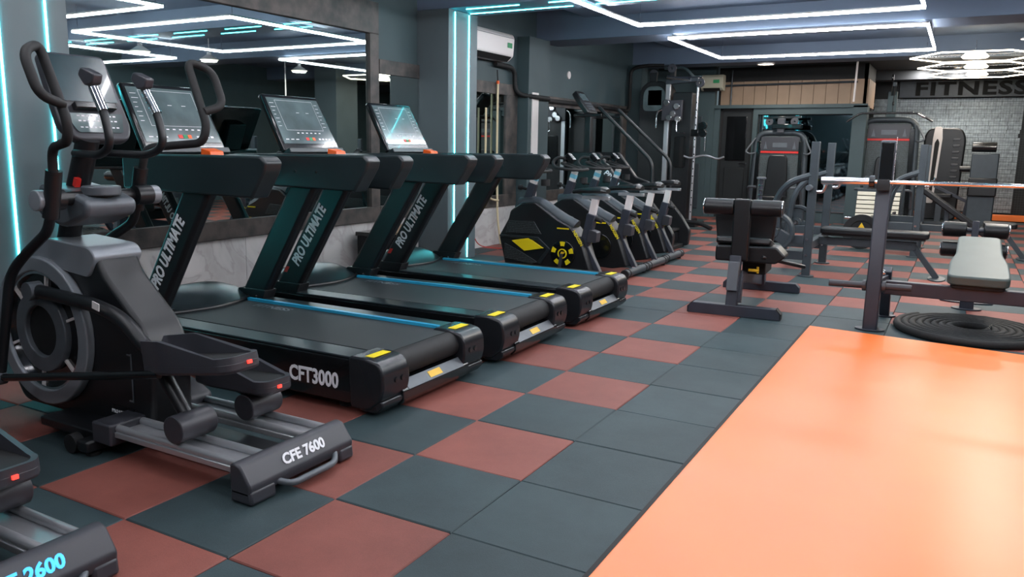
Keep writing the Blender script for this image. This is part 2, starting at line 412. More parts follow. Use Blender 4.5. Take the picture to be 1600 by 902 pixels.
# far wall: silver brick courses, wire mesh screen, header board with letters, orange step
wf = bpy.data.objects['wall_far']
random.seed(9)
bricks = []
for r in range(29):
    z0 = .12+r*.075
    x = .2 - (r % 2)*.14
    while x < 2.7:
        wd = random.choice((.22, .30, .38)); bricks.append((x, min(x+wd-.006, 2.75), z0)); x += wd
bm_by = {}
for i, (a, b, z0) in enumerate(bricks):
    if i < 290: part('brick', MB().bb(a, b, 14.755+random.uniform(-.012, .012), 14.80, z0, z0+.070), M_silver, wf)
    else: bm_by.setdefault('x', MB()).bb(a, b, 14.755, 14.80, z0, z0+.070)
if 'x' in bm_by: part('brick_field', bm_by['x'], M_silver, wf, kind='stuff')
mb = MB()
for i in range(60): mb.bb(.45+i*.045, .453+i*.045, 14.60, 14.603, .05, 2.29)
for i in range(50): mb.bb(.45, 3.15, 14.603, 14.606, .05+i*.045, .053+i*.045)
wm = part('wire_mesh_screen', mb, M_mesh); tag(wm, 'fine wire mesh screen in front of the silver brick wall', 'screen')
hb = thing('sign_board', 'grey header sign board reading FITNESS over the far brick wall', 'sign', (1.9, 14.42, 2.29))
part('board', MB().bb(-1.25, 1.9, 0, .05, 0, .31), M_steel_dk, hb, .004)
text('lettering', 'FITNESS', .34, M_joint, hb, (-.06, -.012, .150), (1, 0, 0), (0, 0, 1), bold=.012, space=1.12, ext=.012, sx=1.4)
os_ = part('orange_step', MB().bb(.4, 4.5, 14.25, 14.58, .001, .10), M_orange, None, .004); tag(os_, 'low orange step at the foot of the far brick wall', 'step')

# ------------------------------------------------------------------ lights of the place, plus one added fill loop
def led_loop(label, x0, x1, y0, y1, z=2.60):
    t = thing('led_light_frame', label, 'light', ((x0+x1)/2, (y0+y1)/2, z), 0, 'rectangular ceiling light loops')
    a, b = (x1-x0)/2, (y1-y0)/2; w_ = .0105
    for q in ((-a, a, -b-w_, -b+w_), (-a, a, b-w_, b+w_), (-a-w_, -a+w_, -b-w_, b+w_), (a-w_, a+w_, -b-w_, b+w_)):
        part('light_bar', MB().bb(*q, -.014, .010), M_led, t)
        part('channel', MB().bb(q[0]-.003, q[1]+.003, q[2]-.003, q[3]+.003, .0105, .026), M_whitepl, t)
    for sx in (-1, 1):
        for sy in (-1, 1): part('hanger', MB().cyl((sx*a*.98, sy*b*.96, .02), (sx*a*.98, sy*b*.96, (2.66 if abs((y0+y1)/2+sy*b*.96-6.8) < .36 or abs((y0+y1)/2+sy*b*.96-4) < .3 else 2.93)-z), .004, 6), M_chrome, t)
    return t
led_loop('white light loop hanging in front of the first ceiling beam', -1.40, 1.40, 2.85, 5.25)
led_loop('white light loop hanging beyond the first ceiling beam', -1.43, 1.39, 6.42, 8.90)
led_loop('white light loop hanging over the treadmill rears and orange mat', -1.30, 1.50, -.35, 2.05)
led_loop('added unseen white light loop behind the camera, brightening the foreground', -1.6, 1.2, -4.3, -1.7)  # unseen loop added to brighten the ellipticals and left foreground
led_loop('white light loop off the right side over the orange mat', 2.3, 4.9, -2.6, .6)
led_loop('white light loop off the right side over the free weights', 2.9, 5.0, 1.6, 5.6)
def teal_strip(label, boxes, loc):
    t = thing('led_strip', label, 'light strip', loc, 0, 'teal light strips on pillars and beams')
    for q in boxes: part('strip', MB().bb(*q), M_teal, t)
    return t
teal_strip('teal light strip near edge of the central pillar front', [(-.001, .006, -.004, .004, 0.02, 2.64)], (-2.899, 3.82, 0))
teal_strip('teal light strip far edge of the central pillar front', [(-.001, .006, -.004, .004, 0.02, 2.64)], (-2.899, 4.10, 0))
teal_strip('teal light strip near edge of the left pillar front', [(-.001, .007, -.005, .005, 0.45, 2.64)], (-2.899, -.925, 0))
teal_strip('teal light strip far edge of the left pillar front', [(-.001, .007, -.005, .005, 0.45, 2.64)], (-2.899, -.647, 0))
for y, lb in ((3.82, 'teal dashed light strip under the lit beam, near edge'), (4.10, 'teal dashed light strip under the lit beam, far edge')):
    bx = [(0, 1.2, -.004, .004, -.006, .001)] if y > 4 else []
    x = 1.45 if y > 4 else .12
    while x < 7.6: bx.append((x, x+.62, -.004, .004, -.006, .001)); x += .95
    teal_strip(lb, bx, (-2.88, y, 2.659))
def pendant(label, x, y, z=2.52):
    t = thing('pendant_lamp', label, 'lamp', (x, y, z), 0, 'round white ceiling pendants')
    part('shade', MB().lathe([(.15, 0), (.155, .004), (.06, .07), (.035, .085), (.035, .12), (0, .12)], (0, 0, 0)), M_whitepl, t)
    part('diffuser', MB().lathe([(0, -.004), (.10, -.004), (.145, .002)], (0, 0, 0)), M_lampdisc, t)
    part('cord', MB().cyl((0, 0, .12), (0, 0, 2.92-z), .005, 6), M_whitepl, t)
    l = bpy.data.lights.new('lamp_light', 'AREA'); l.shape = 'DISK'; l.size = .24; l.energy = PENDANT_W; l.color = (1, .93, .84)
    lo = bpy.data.objects.new('lamp_light', l); COL.objects.link(lo); lo.parent = t; lo.location = (0, 0, -.02)
    return t
t = thing('flush_lamp', 'round flush lamp on the underside of the rear beam', 'lamp', (-1.10, 10.48, 2.659))
part('rim', MB().ring((0, 0, -.012), (0, 0, 1), .125, .145, .024, 28), M_whitepl, t)
part('diffuser', MB().cyl((0, 0, -.016), (0, 0, -.001), .126, 28), M_lampdisc, t)
l = bpy.data.lights.new('lamp_light', 'AREA'); l.shape = 'DISK'; l.size = .22; l.energy = PENDANT_W; l.color = (1, .93, .84)
lo = bpy.data.objects.new('lamp_light', l); COL.objects.link(lo); lo.parent = t; lo.location = (0, 0, -.022)
for i, (x, y) in enumerate(((2.45, 4.6), (2.45, 5.9), (2.45, 8.0))):
    pendant(('round pendant lamp reflected at left of the treadmill mirror', 'round pendant lamp reflected in the middle of the treadmill mirror', 'round pendant lamp reflected at right of the treadmill mirror')[i], x, y, 2.58)
# hexagonal loops with round lamps, far right
for i, (y, lb) in enumerate(((9.72, 'hexagonal light loop nearest of the three at far right'), (11.3, 'hexagonal light loop middle of the three at far right'), (12.75, 'hexagonal light loop farthest of the three at far right'))):
    z = 2.57; cx = 1.86+.03*i; r = .80
    t = thing('hexagonal_light', lb, 'light', (cx, y, z), 0, 'hexagonal light loops')
    hexp = [(r*math.cos(R(60*k)), r*math.sin(R(60*k)), 0) for k in range(6)]
    for k in range(6): part('light_bar', MB().beam(hexp[k], hexp[(k+1) % 6], .016, .016), M_ledhex, t)
    part('round_lamp', MB().lathe([(0, -.02), (.15, -.02), (.17, .0), (.12, .05), (0, .05)], (0, 0, 0)), M_lampdisc, t)
    part('hanger', MB().cyl((0, 0, .05), (0, 0, .22), .006, 6).cyl((-.6, 0, .0), (-.6, 0, .22), .003, 6).cyl((.6, 0, 0), (.6, 0, .22), .003, 6).bb(-.78, .78, -.005, .005, .012, .02), M_chrome, t)
    l = bpy.data.lights.new('lamp_light', 'AREA'); l.shape = 'DISK'; l.size = .4; l.energy = PENDANT_W*.5; l.color = (1, .92, .82)
    lo = bpy.data.objects.new('lamp_light', l); COL.objects.link(lo); lo.parent = t; lo.location = (0, 0, -.03)
for x, lb in ((1.05, 'small recessed downlight left end of the sign soffit'), (1.62, 'small recessed downlight over the letters of the sign')):
    t = thing('downlight', lb, 'light', (x, 13.7, 2.78), 0, 'recessed downlights')
    part('trim_ring', MB().ring((0, 0, -.006), (0, 0, 1), .05, .07, .012, 20), M_whitepl, t)
    part('diffuser', MB().cyl((0, 0, -.006), (0, 0, -.001), .05, 20), M_lampdisc, t)
    l = bpy.data.lights.new('lamp_light', 'AREA'); l.shape = 'DISK'; l.size = .1; l.energy = PENDANT_W*.8; l.color = (1, .94, .86)
    lo = bpy.data.objects.new('lamp_light', l); COL.objects.link(lo); lo.parent = t; lo.location = (0, 0, -.012)
# ------------------------------------------------------------------ treadmills
def make_treadmill(label, loc, rz, txt='PRO ULTIMATE'):
    t = thing('treadmill', label, 'treadmill', loc, rz, 'treadmills in a row facing the mirror')
    W = .46; BI = .285                         # half width, belt half width
    for s in (-1, 1):
        # side rail: deep side panel with rounded rear shoulder
        prof = rpoly([(-2.02, .05), (-.20, .05), (-.17, .265), (-2.02, .265)], .02)
        sr = part('side_rail', MB().prism(prof, s*W, s*(BI+.012)), M_gloss, t, .006)
        part('foot_rail', MB().prism(rpoly([(-1.90, .266), (-.19, .266), (-.19, .276), (-1.90, .276)], .004), s*(W-.012), s*(BI+.022)), M_rail, sr, .003)
        if s > 0: part('blue_stripe', MB().bb(-1.66, -.20, s*(BI-.002), s*(BI+.024), .266, .289), M_blueled, sr)
        # rear end cap
        cp = rpoly([(-.20, .03), (-.085, .03), (-.015, .09), (0, .15), (-.004, .222), (-.03, .268), (-.10, .283), (-.21, .283)], .022)
        cap = part('rear_cap', MB().prism(cp, s*(W+.004), s*(BI-.035)), M_cap, t, .012, seg=3)
        part('caution_sticker', MB().bb(-.135, -.085, s*(BI+.005), s*(W-.035), .2825, .2845), M_yellow, cap)
        part('bolt', MB().cyl((-.006, s*.36, .175), (.004, s*.36, .175), .014, 12).cyl((-.006, s*.31, .175), (.004, s*.31, .175), .014, 12), M_gloss, cap)
        # levelling foot
        lf = part('levelling_foot', MB().lathe([(0, 0), (.038, 0), (.040, .012), (.030, .026), (.012, .030), (.012, .06), (0, .06)], (-.30, s*.36, 0)), M_midgrey, t)
        part('levelling_foot', MB().lathe([(0, 0), (.038, 0), (.040, .012), (.030, .026), (.012, .030), (.012, .06), (0, .06)], (-1.85, s*.36, 0)), M_midgrey, t)
        # upright with collar
        up = part('upright', MB().prism([(-1.80, .30), (-1.59, .30), (-1.135, 1.02), (-1.345, 1.02)], s*(W-.025), s*(W-.10)), M_black, t, .022, seg=3)
        part('collar', MB().prism(rpoly([(-1.85, .262), (-1.60, .262), (-1.565, .335), (-1.80, .335)], .01), s*(W-.012), s*(W-.115)), M_black, up, .004)
        part('screw', MB().cyl((-1.78, s*(W-.116), .29), (-1.78, s*(W-.120), .29), .009, 10).cyl((-1.64, s*(W-.116), .29), (-1.64, s*(W-.120), .29), .009, 10), M_chrome, up)
        # arm: long boxy shell with a slanted rear end
        ap = rpoly([(-1.80, 1.01), (-.835, .995), (-.815, .995), (-.722, 1.13), (-.710, 1.175), (-.745, 1.205), (-1.80, 1.20)], .015)
        ar = part('arm', MB().prism(ap, s*(W-.005), s*(W-.125)), M_arm, t, .013, seg=3)
        part('arm_screw', MB().cyl((-1.27, s*(W-.1255), 1.10), (-1.27, s*(W-.129), 1.10), .008, 10).cyl((-1.10, s*(W-.1255), 1.10), (-1.10, s*(W-.129), 1.10), .008, 10), M_chrome, ar)
        part('lettering_bar', MB().prism([(-1.715, .405), (-1.685, .405), (-1.660, .445), (-1.69, .445)], s*(W-.024), s*(W-.0225)), M_red, up)
    # lettering on both outer sides
    d = Vector((.455, 0, .72)).normalized()
    text('upright_lettering', txt, .098, M_white, t, (-1.485, -(W-.0235), .665), d, (-d.z, 0, d.x), bold=.003, shear=.15, sx=.70)
    text('model_lettering', 'CFT3000', .105, M_white, t, (-.43, -(W+.0008), .145), (1, 0, 0), (0, 0, 1), bold=.003, sx=.80)
    # belt and rollers
    part('belt', MB().prism([(-1.78, .255), (-.12, .255), (-.12, .272), (-1.78, .272)], -BI, BI), M_belt, t)
    text('belt_lettering', 'FITNESS', .085, M_grey, t, (-1.36, .20, .2725), (1, 0, 0), (0, 1, 0), ext=.0003, bold=.002)
    part('rear_roller', MB().cyl((-.105, -BI+.035, .205), (-.105, BI-.035, .205), .066, 28), M_matte, t)
    # rear cross plate
    cpz = part('rear_bumper', MB().prism(rpoly([(-.085, .025), (-.03, .025), (-.004, .055), (-.004, .098), (-.045, .140), (-.085, .140)], .008), -.30, .30), M_gloss, t, .004)
    part('lower_bar', MB().prism(rpoly([(-.14, .022), (-.045, .022), (-.008, .06), (-.012, .085), (-.14, .085)], .01), -.458, .458), M_cap, cpz, .006)
    part('bumper_plate', MB().prism([(-.0045, .1005), (-.0435, .1405), (-.046, .1405), (-.0045, .0975)], -.252, .252), M_grey, cpz)
    part('warning_sticker', MB().prism([(-.010, .1085), (-.0345, .1335), (-.0365, .1335), (-.0120, .1085)], -.055, .055), M_amber, cpz)
    # motor hood with a curved rear lip
    mb = MB(); nx, ny = 12, 10; vs = []
    for i in range(nx+1):
        u = i/nx
        for j in range(ny+1):
            q = -1+2*j/ny; x = -1.60 - .16*(q*q)*(1-u) - u*.56 + .05*(q*q)*u; y = q*(.43-.05*u)
            z = .273 + .105*math.sin(min(1, u*1.7)*math.pi/2)*(1-.45*q**4) - (.10*max(0, u-.7)/.3)
            vs.append((x, y, z))
    fs = [(i*(ny+1)+j, i*(ny+1)+j+1, (i+1)*(ny+1)+j+1, (i+1)*(ny+1)+j) for i in range(nx) for j in range(ny)]
    o = len(vs); top = list(vs); vs += [(x, y, .10) for x, y, z in top]
    edge = [j for j in range(ny+1)] + [i*(ny+1)+ny for i in range(1, nx+1)] + [nx*(ny+1)+j for j in range(ny-1, -1, -1)] + [i*(ny+1) for i in range(nx-1, 0, -1)]
    fs += [(edge[k], edge[(k+1) % len(edge)], edge[(k+1) % len(edge)]+o, edge[k]+o) for k in range(len(edge))]
    mb.add(vs, fs)
    part('motor_hood', mb, M_rail, t)
    part('hood_lip', MB().tube([(-1.75, -.41, .284), (-1.66, -.25, .284), (-1.605, 0, .284), (-1.66, .25, .284), (-1.75, .41, .284)], .012, 8, fil=.1), M_black, t)
    # cross bar, hand controls, console
    cb = part('cross_bar', MB().prism(rpoly([(-1.92, 1.05), (-1.56, 1.06), (-1.50, 1.14), (-1.55, 1.195), (-1.92, 1.195)], .03), -.335, .335), M_black, t, .008)
    part('safety_key', MB().prism([(-1.64, 1.19), (-1.555, 1.19), (-1.56, 1.216), (-1.635, 1.232)], -.05, .05), M_orangebtn, cb, .004)
    part('sensor_bar', MB().tube([(-1.58, -.30, 1.15), (-1.40, -.26, 1.165), (-1.40, .26, 1.165), (-1.58, .30, 1.15)], .016, 8, fil=.06), M_gloss, cb)
    # console: panel tilted away from the user
    b0 = Vector((-1.80, 0, 1.215)); ud = Vector((-.215, 0, .385)).normalized(); nd = Vector((ud.z, 0, -ud.x))
    def cpnt(y, h, d_): return tuple(b0 + ud*h + nd*d_ + Vector((0, y, 0)))
    def slab(y0, y1, h0, h1, d0, d1, y0t=None, y1t=None):
        a = y0 if y0t is None else y0t; b = y1 if y1t is None else y1t
        vs = [cpnt(y0, h0, d0), cpnt(y1, h0, d0), cpnt(b, h1, d0), cpnt(a, h1, d0), cpnt(y0, h0, d1), cpnt(y1, h0, d1), cpnt(b, h1, d1), cpnt(a, h1, d1)]
        return MB().add(vs, [(3,2,1,0),(4,5,6,7),(0,1,5,4),(1,2,6,5),(2,3,7,6),(3,0,4,7)])
    con = part('console', slab(-.295, .295, 0, .445, -.045, 0, -.285, .285), M_gloss, t, .014, seg=3)
    part('screen', slab(-.270, .270, .055, .415, .0005, .0035, -.262, .262), M_screen, con)
    pm_ = MB(); rr = random.Random(3)
    def dash(y, h, w_, hh): pm_.add([cpnt(y, h, .0042), cpnt(y+w_, h, .0042), cpnt(y+w_, h+hh, .0042), cpnt(y, h+hh, .0042)], [(0, 1, 2, 3)])
    for k in range(7):
        dash(-.25, .19+k*.03, rr.uniform(.02, .045), .003); dash(.205, .19+k*.03, rr.uniform(.02, .045), .003)
    for k in range(6): dash(-.10+k*.045, .135, .02, .007)
    for k in range(4): dash(.10+k*.035, .085, .022, .012)
    for k in range(3): dash(-.24+k*.05, .085, .03, .006)
    dash(-.19, .160, .38, .0016); dash(-.19, .395, .38, .0016); dash(-.19, .160, .0016, .236); dash(.19, .160, .0016, .236); dash(-.02, .30, .03, .003); dash(.08, .30, .03, .003)
    part('printed_marks', pm_, M_white, con)
    part('start_key', slab(.002, .030, .080, .103, .004, .006), M_green, con)
    part('stop_key', slab(-.034, -.004, .080, .103, .004, .006), M_red, con)
    part('speed_key', slab(.034, .060, .080, .103, .004, .006), M_orangebtn, con)
    part('console_mount', MB().prism([(-1.93, 1.19), (-1.80, 1.19), (-1.84, 1.23), (-1.99, 1.45), (-2.03, 1.43)], -.10, .10), M_black, con, .006)
    part('console_lip', slab(-.285, .285, -.03, .008, -.03, .035), M_rail, con, .006)
    # teal marker lights low on the near side of the front
    return t
make_treadmill('treadmill nearest the camera with large model lettering on its side', (-.36, -.28, 0), R(0))
make_treadmill('middle treadmill of the row of three', (-.36, .85, 0), R(1.2))
make_treadmill('farthest treadmill, next to the lit pillar and the bikes', (-.36, 1.985, 0), R(0))

# ------------------------------------------------------------------ elliptical trainers
def make_elliptical(label, loc, lit):
    t = thing('elliptical_trainer', label, 'elliptical', loc, 0, 'elliptical trainers at left')
    # rear base block
    rb = part('rear_base', MB().prism(rpoly([(-.295, .035), (-.20, .035), (-.195, .075), (-.245, .145), (-.275, .152), (-.295, .145)], .012), -.275, .285), M_midgrey, t, .008)
    for q0, q1 in ((-.275, -.15), (.20, .285)): part('base_foot', MB().prism([(-.30, 0.004), (-.19, .004), (-.195, .06), (-.295, .06)], q0, q1), M_midgrey, rb, .012)
    part('lift_handle', MB().tube([(-.215, -.14, .055), (-.165, -.10, .035), (-.165, .14, .035), (-.215, .19, .055)], .013, 10, fil=.05), M_grey, rb)
    fz = Vector((-.05, 0, .07)).normalized()
    text('base_lettering', 'CFE 2600' if lit else 'CFE 7600', .056, M_blueglow if lit else M_white, rb, (-.2182, .02, .1105), (0, 1, 0), fz, bold=.002, shear=.15, sx=1.02)
    # rails
    for y in (-.17, .17):
        r_ = part('roller_rail', MB().bb(-1.0, -.29, y-.075, y+.075, .095, .118), M_alu, t, .003)
        part('rail_track', MB().cyl((-1.0, y-.055, .128), (-.29, y-.055, .128), .016, 12), M_alu, r_)
        part('rail_track', MB().cyl((-1.0, y+.055, .128), (-.29, y+.055, .128), .016, 12), M_alu, r_)
    part('centre_beam', MB().bb(-1.5, -.29, -.05, .05, .05, .105).bb(-1.5, -1.0, -.24, .24, .05, .09), M_black, t, .006)
    part('rail_fairing', MB().prism(rpoly([(-1.22, .06), (-.99, .06), (-.99, .155), (-1.08, .20), (-1.22, .22)], .02), -.06, .26), M_midgrey, t, .012)
    part('rail_end_block', MB().prism(rpoly([(-1.10, .06), (-.98, .06), (-.98, .15), (-1.10, .15)], .012), -.265, -.07), M_midgrey, t, .008)
    ff = part('front_foot', MB().beam((-1.12, -.30, .045), (-1.12, .30, .045), .07, .05), M_black, t, .01)
    for s in (-1, 1): part('levelling_foot', MB().lathe([(0, 0), (.03, 0), (.03, .012), (.012, .02), (.012, .035), (0, .035)], (-1.12, s*.25, 0)), M_matte, ff)
    part('transport_wheel', MB().cyl((-1.20, -.30, .042), (-1.20, -.26, .042), .04, 18), M_matte, ff)
    # flywheel housing
    hp = rpoly([(-1.86, .06), (-.93, .06), (-.92, .40), (-.97, .52), (-1.20, .72), (-1.24, .80), (-1.58, .82), (-1.78, .72), (-1.93, .55), (-1.98, .36), (-1.95, .20)], .05)
    ho = part('flywheel_housing', MB().prism(hp, -.10, .10), M_black, t, .02, seg=3)
    part('top_cowl', MB().prism(rpoly([(-1.28, .70), (-1.22, .79), (-1.26, .83), (-1.56, .85), (-1.76, .75), (-1.90, .62), (-1.82, .62), (-1.68, .74)], .025), -.115, .115), M_rim, ho, .01)
    C = (-1.62, -.105, .43)
    for s in (-1, 1):
        c = (C[0], s*.105, C[2])
        part('rim_ring', MB().ring((c[0], s*.118, c[2]), (0, 1, 0), .270, .335, .04, 40), M_rim, ho, .006)
        part('recess_disc', MB().ring((c[0], s*.102, c[2]), (0, 1, 0), .10, .28, .014, 32), M_gloss, ho)
        part('rim_trim', MB().ring((c[0], s*.112, c[2]), (0, 1, 0), .258, .270, .03, 40), M_chrome, ho)
        part('hub_ring', MB().ring((c[0], s*.120, c[2]), (0, 1, 0), .115, .185, .035, 32), M_grey, ho, .005)
        part('hub_cover', MB().cyl((c[0], s*.10, c[2]), (c[0], s*.114, c[2]), .13, 28), M_matte, ho)
        for k in range(6):
            a = R(20+60*k); e = Vector((math.cos(a), 0, math.sin(a)))
            part('spoke', MB().beam(Vector(c)+e*.18+Vector((0, s*.008, 0)), Vector(c)+e*.28+Vector((0, s*.008, 0)), .012, .016, up=(0, 1, 0)), M_whitepl, ho)
    lb = part('side_badge', MB().bb(-1.19, -1.05, -.103, -.1005, .105, .16), M_gloss, ho)
    text('badge_lettering', 'PRO ULTIMATE', .022, M_white, ho, (-1.12, -.1045, .132), (1, 0, 0), (0, 0, 1))
    part('scale_line', MB().bb(-1.052, -1.046, -.1035, -.1005, .19, .40).bb(-1.075, -1.05, -.1035, -.1005, .19, .196).bb(-1.075, -1.05, -.1035, -.1005, .29, .296).bb(-1.075, -1.05, -.1035, -.1005, .39, .396), M_grey, ho)
    # mast, pivot hub with cup holder
    ms = part('mast', MB().tube([(-1.60, 0, .76), (-1.53, 0, .95), (-1.38, 0, 1.28)], .048, 16, fil=.1), M_black, t)
    part('mast_sticker', MB().beam((-1.425, -.0415, 1.075), (-1.41, -.0415, 1.11), .022, .022, up=(0, 1, 0)), M_red, ms)
    hu = part('pivot_hub', MB().prism(rpoly([(-1.60, .95), (-1.42, .90), (-1.25, .96), (-1.24, 1.02), (-1.36, 1.06), (-1.58, 1.09)], .04), -.12, .12), M_grey, t, .03, seg=3)
    part('cup_ring', MB().ring((-1.315, 0, 1.06), (0, 0, 1), .046, .078, .04, 24), M_grey, hu, .006)
    part('cup_well', MB().cyl((-1.315, 0, 1.03), (-1.315, 0, 1.062), .046, 20), M_matte, hu)
    part('pivot_axle', MB().cyl((-1.35, -.22, 1.03), (-1.35, .22, 1.03), .030, 16), M_black, hu)
    for s in (-1, 1): part('axle_cap', MB().cyl((-1.33, s*.245, 1.03), (-1.33, s*.285, 1.03), .042, 22), M_rim, hu, .004)
    # console
    b0 = Vector((-1.36, .055, 1.27)); ud = Vector((-.17, 0, .36)).normalized(); nd = Vector((ud.z, 0, -ud.x))
    def cp(y, h, d_): return tuple(b0 + ud*h + nd*d_ + Vector((0, y, 0)))
    def slab(pts, d0, d1):
        n = len(pts); vs = [cp(y, h, d0) for y, h in pts]+[cp(y, h, d1) for y, h in pts]
        return MB().add(vs, [tuple(range(n-1, -1, -1)), tuple(range(n, 2*n))]+[(i, (i+1) % n, n+(i+1) % n, n+i) for i in range(n)])
    cpo = rpoly([(-.11, 0), (.13, 0), (.165, .06), (.15, .41), (-.15, .41), (-.165, .07)], .03)
    co = part('console', slab(cpo, -.05, .0), M_midgrey, t, .012, seg=3)
    part('screen', slab(rpoly([(-.138, .18), (.138, .18), (.132, .395), (-.132, .395)], .012), .0005, .004), M_screen_dk, co)
    part('book_rest', slab([(-.09, .135), (.10, .135), (.10, .165), (-.09, .165)], .0, .035), M_gloss, co, .004)
    part('key_panel', slab(rpoly([(-.10, .035), (.11, .035), (.135, .125), (-.135, .125)], .012), .0005, .005), M_screen, co)
    k_ = MB(); rr = random.Random(5)
    for a in range(9):
        for b in (.055, .085, .108):
            y = -.085+a*.021; q = .0058
            k_.add([cp(y, b, q), cp(y+.013, b, q), cp(y+.013, b+.006, q), cp(y, b+.006, q)], [(0, 1, 2, 3)])
    part('printed_marks', k_, M_white, co)
    # fixed heart-rate grips
    for s, g in ((-1, -.075), (1, .125)):
        pth = [(-1.40, g*.7, 1.215), (-1.18, g*1.15, 1.21), (-1.095, g*1.25, 1.25), (-1.12, g*1.25, 1.37), (-1.20, g*1.2, 1.50)]
        fg = part('fixed_grip', MB().tube(pth, .017, 12, fil=.06), M_black, t)
        part('pulse_sensor', MB().cyl((-1.128, g*1.25, 1.385), (-1.185, g*1.21, 1.477), .020, 12), M_chrome, fg)
        part('grip_head', MB().prism(rpoly([(-1.215, 1.485), (-1.165, 1.49), (-1.15, 1.53), (-1.235, 1.56), (-1.255, 1.53)], .012), g*1.2-.022, g*1.2+.022), M_midgrey, fg, .006)
    # moving arms: D-shaped hand loops on long levers
    for s in (-1, 1):
        fx = -.0 if s < 0 else -.10
        ey = 0 if s < 0 else .05
        loop = [(-1.065, s*.30, 1.40), (-1.05, s*.40, 1.43), (-1.12, s*.405, 1.585), (-1.175, s*.31, 1.625), (-1.05, s*.30, 1.34), (-1.07, s*.29, 1.265), (-1.24+fx, s*.25, 1.24), (-1.27+fx, s*.235, 1.10)]
        loop = [(a, b+(ey if c > 1.25 else 0), c) for a, b, c in loop]
        ma_ = part('moving_arm', MB().tube(loop, .0185, 12, fil=.05), M_matte, t)
        y0 = s*.235
        part('sleeve', MB().cyl((-1.262+fx, y0, 1.15), (-1.31+fx, y0, .96), .032, 16), M_black, ma_)
        part('sleeve_boss', MB().cyl((-1.33, s*.17, 1.03), (-1.33, s*.245, 1.03), .044, 18), M_black, ma_)
        low = [(-1.305+fx, y0, .98), (-1.34+fx, y0, .90), (-1.52+fx*1.5, y0, .79), (-1.62+fx, y0*1.05, .70), (-1.66, y0*1.1, .50), (-1.70, s*.28, .25)]
        part('lever', MB().tube(low, .021, 12, fil=.08), M_black, ma_)
        part('link_bar', MB().tube([(-1.70, s*.285, .24), (-.70, s*.235, .40 if s < 0 else .28)], .017, 10), M_gloss, ma_)
        part('link_joint', MB().cyl((-1.70, s*.265, .24), (-1.70, s*.305, .24), .032, 14), M_grey, ma_)
    # pedals on bent arms; near one higher and further forward
    for s, dx, dz, pit, L in ((-1, -.01, 0.0, .16, .93), (1, -.145, -.165, .03, .82)):
        y0 = s*.165
        M = Matrix.Translation((-.56+dx, y0, .475+dz)) @ Matrix.Rotation(-pit, 4, 'Y')
        tray = [(-.27*L, -.06), (-.12*L, -.092), (.24*L, -.092), (.285*L, -.06), (.285*L, .06), (.24*L, .092), (-.12*L, .092), (-.27*L, .06)]
        pe = part('pedal', MB().prism(rpoly(tray, .03), -.055, -.01, 'z', M=M), M_midgrey, t, .012)
        ou = rpoly(tray, .03); n_ = len(ou); vs = []
        for a, b in ou:
            h = .004 + .05*max(0., min(1., (.12*L-a)/(.22*L))) + (.022 if abs(b) > .05 and a < .12 else 0)
            ia, ib = a*.93, b*.80
            vs += [(a, b, -.02), (a*.995, b*.985, h), (ia, ib, h), (ia*.98, ib*.96, -.02)]
        wl_ = MB().add(vs, [(4*i+q, 4*i+q+1, 4*((i+1) % n_)+q+1, 4*((i+1) % n_)+q) for i in range(n_) for q in range(3)], M=M)
        part('pedal_rim', wl_, M_midgrey, pe)
        part('pedal_pad', MB().prism(rpoly([(a*.93, b*.80) for a, b in tray], .02), -.012, -.004, 'z', M=M), M_matte, pe)
        part('brake_light', MB().box((.287*L, -.01*s, -.025), (.012, .018, .012), M=M), M_redled, pe)
        pa = part('pedal_arm', MB().tube([(-1.60, y0-s*.01, .62+(.0 if s < 0 else -.45)), (-1.16, y0-s*.01, .60+(0 if s < 0 else -.32)), (-1.0, y0-s*.01, .56+(0 if s < 0 else -.26)), (-.84, y0, .45+dz), (-.60, y0, .425+dz)], .030, 12, fil=.08), M_black, t)
        part('arm_sticker', MB().beam((-1.14, y0-.03-(.0), .615), (-1.09, y0-.035, .607), .004, .03) if s < 0 else MB().beam((-1.14, y0+.03, .30), (-1.09, y0+.035, .30), .004, .03), M_whitepl, pa)
        part('crank_pin', MB().cyl((-1.60, y0-.03, .62 if s < 0 else .17), (-1.60, y0+.03, .62 if s < 0 else .17), .04, 18), M_grey, pa)
        lx = -.62 if s < 0 else -.60
        ro = part('rail_roller', MB().cyl((lx, y0-.085, .198), (lx, y0+.085, .198), .055, 24), M_midgrey, t, .004)
        part('roller_link', MB().cyl((lx-.015, y0, .22), (-.80+dx if s < 0 else -.76, y0, .43+dz), .028, 14), M_black, ro)
    return t
make_elliptical('elliptical trainer with its grey flywheel ring in front of the left pillar', (0, -1.445, 0), False)
make_elliptical('elliptical trainer cut off at the lower left corner, blue lit lettering', (.0, -2.52, 0), True)
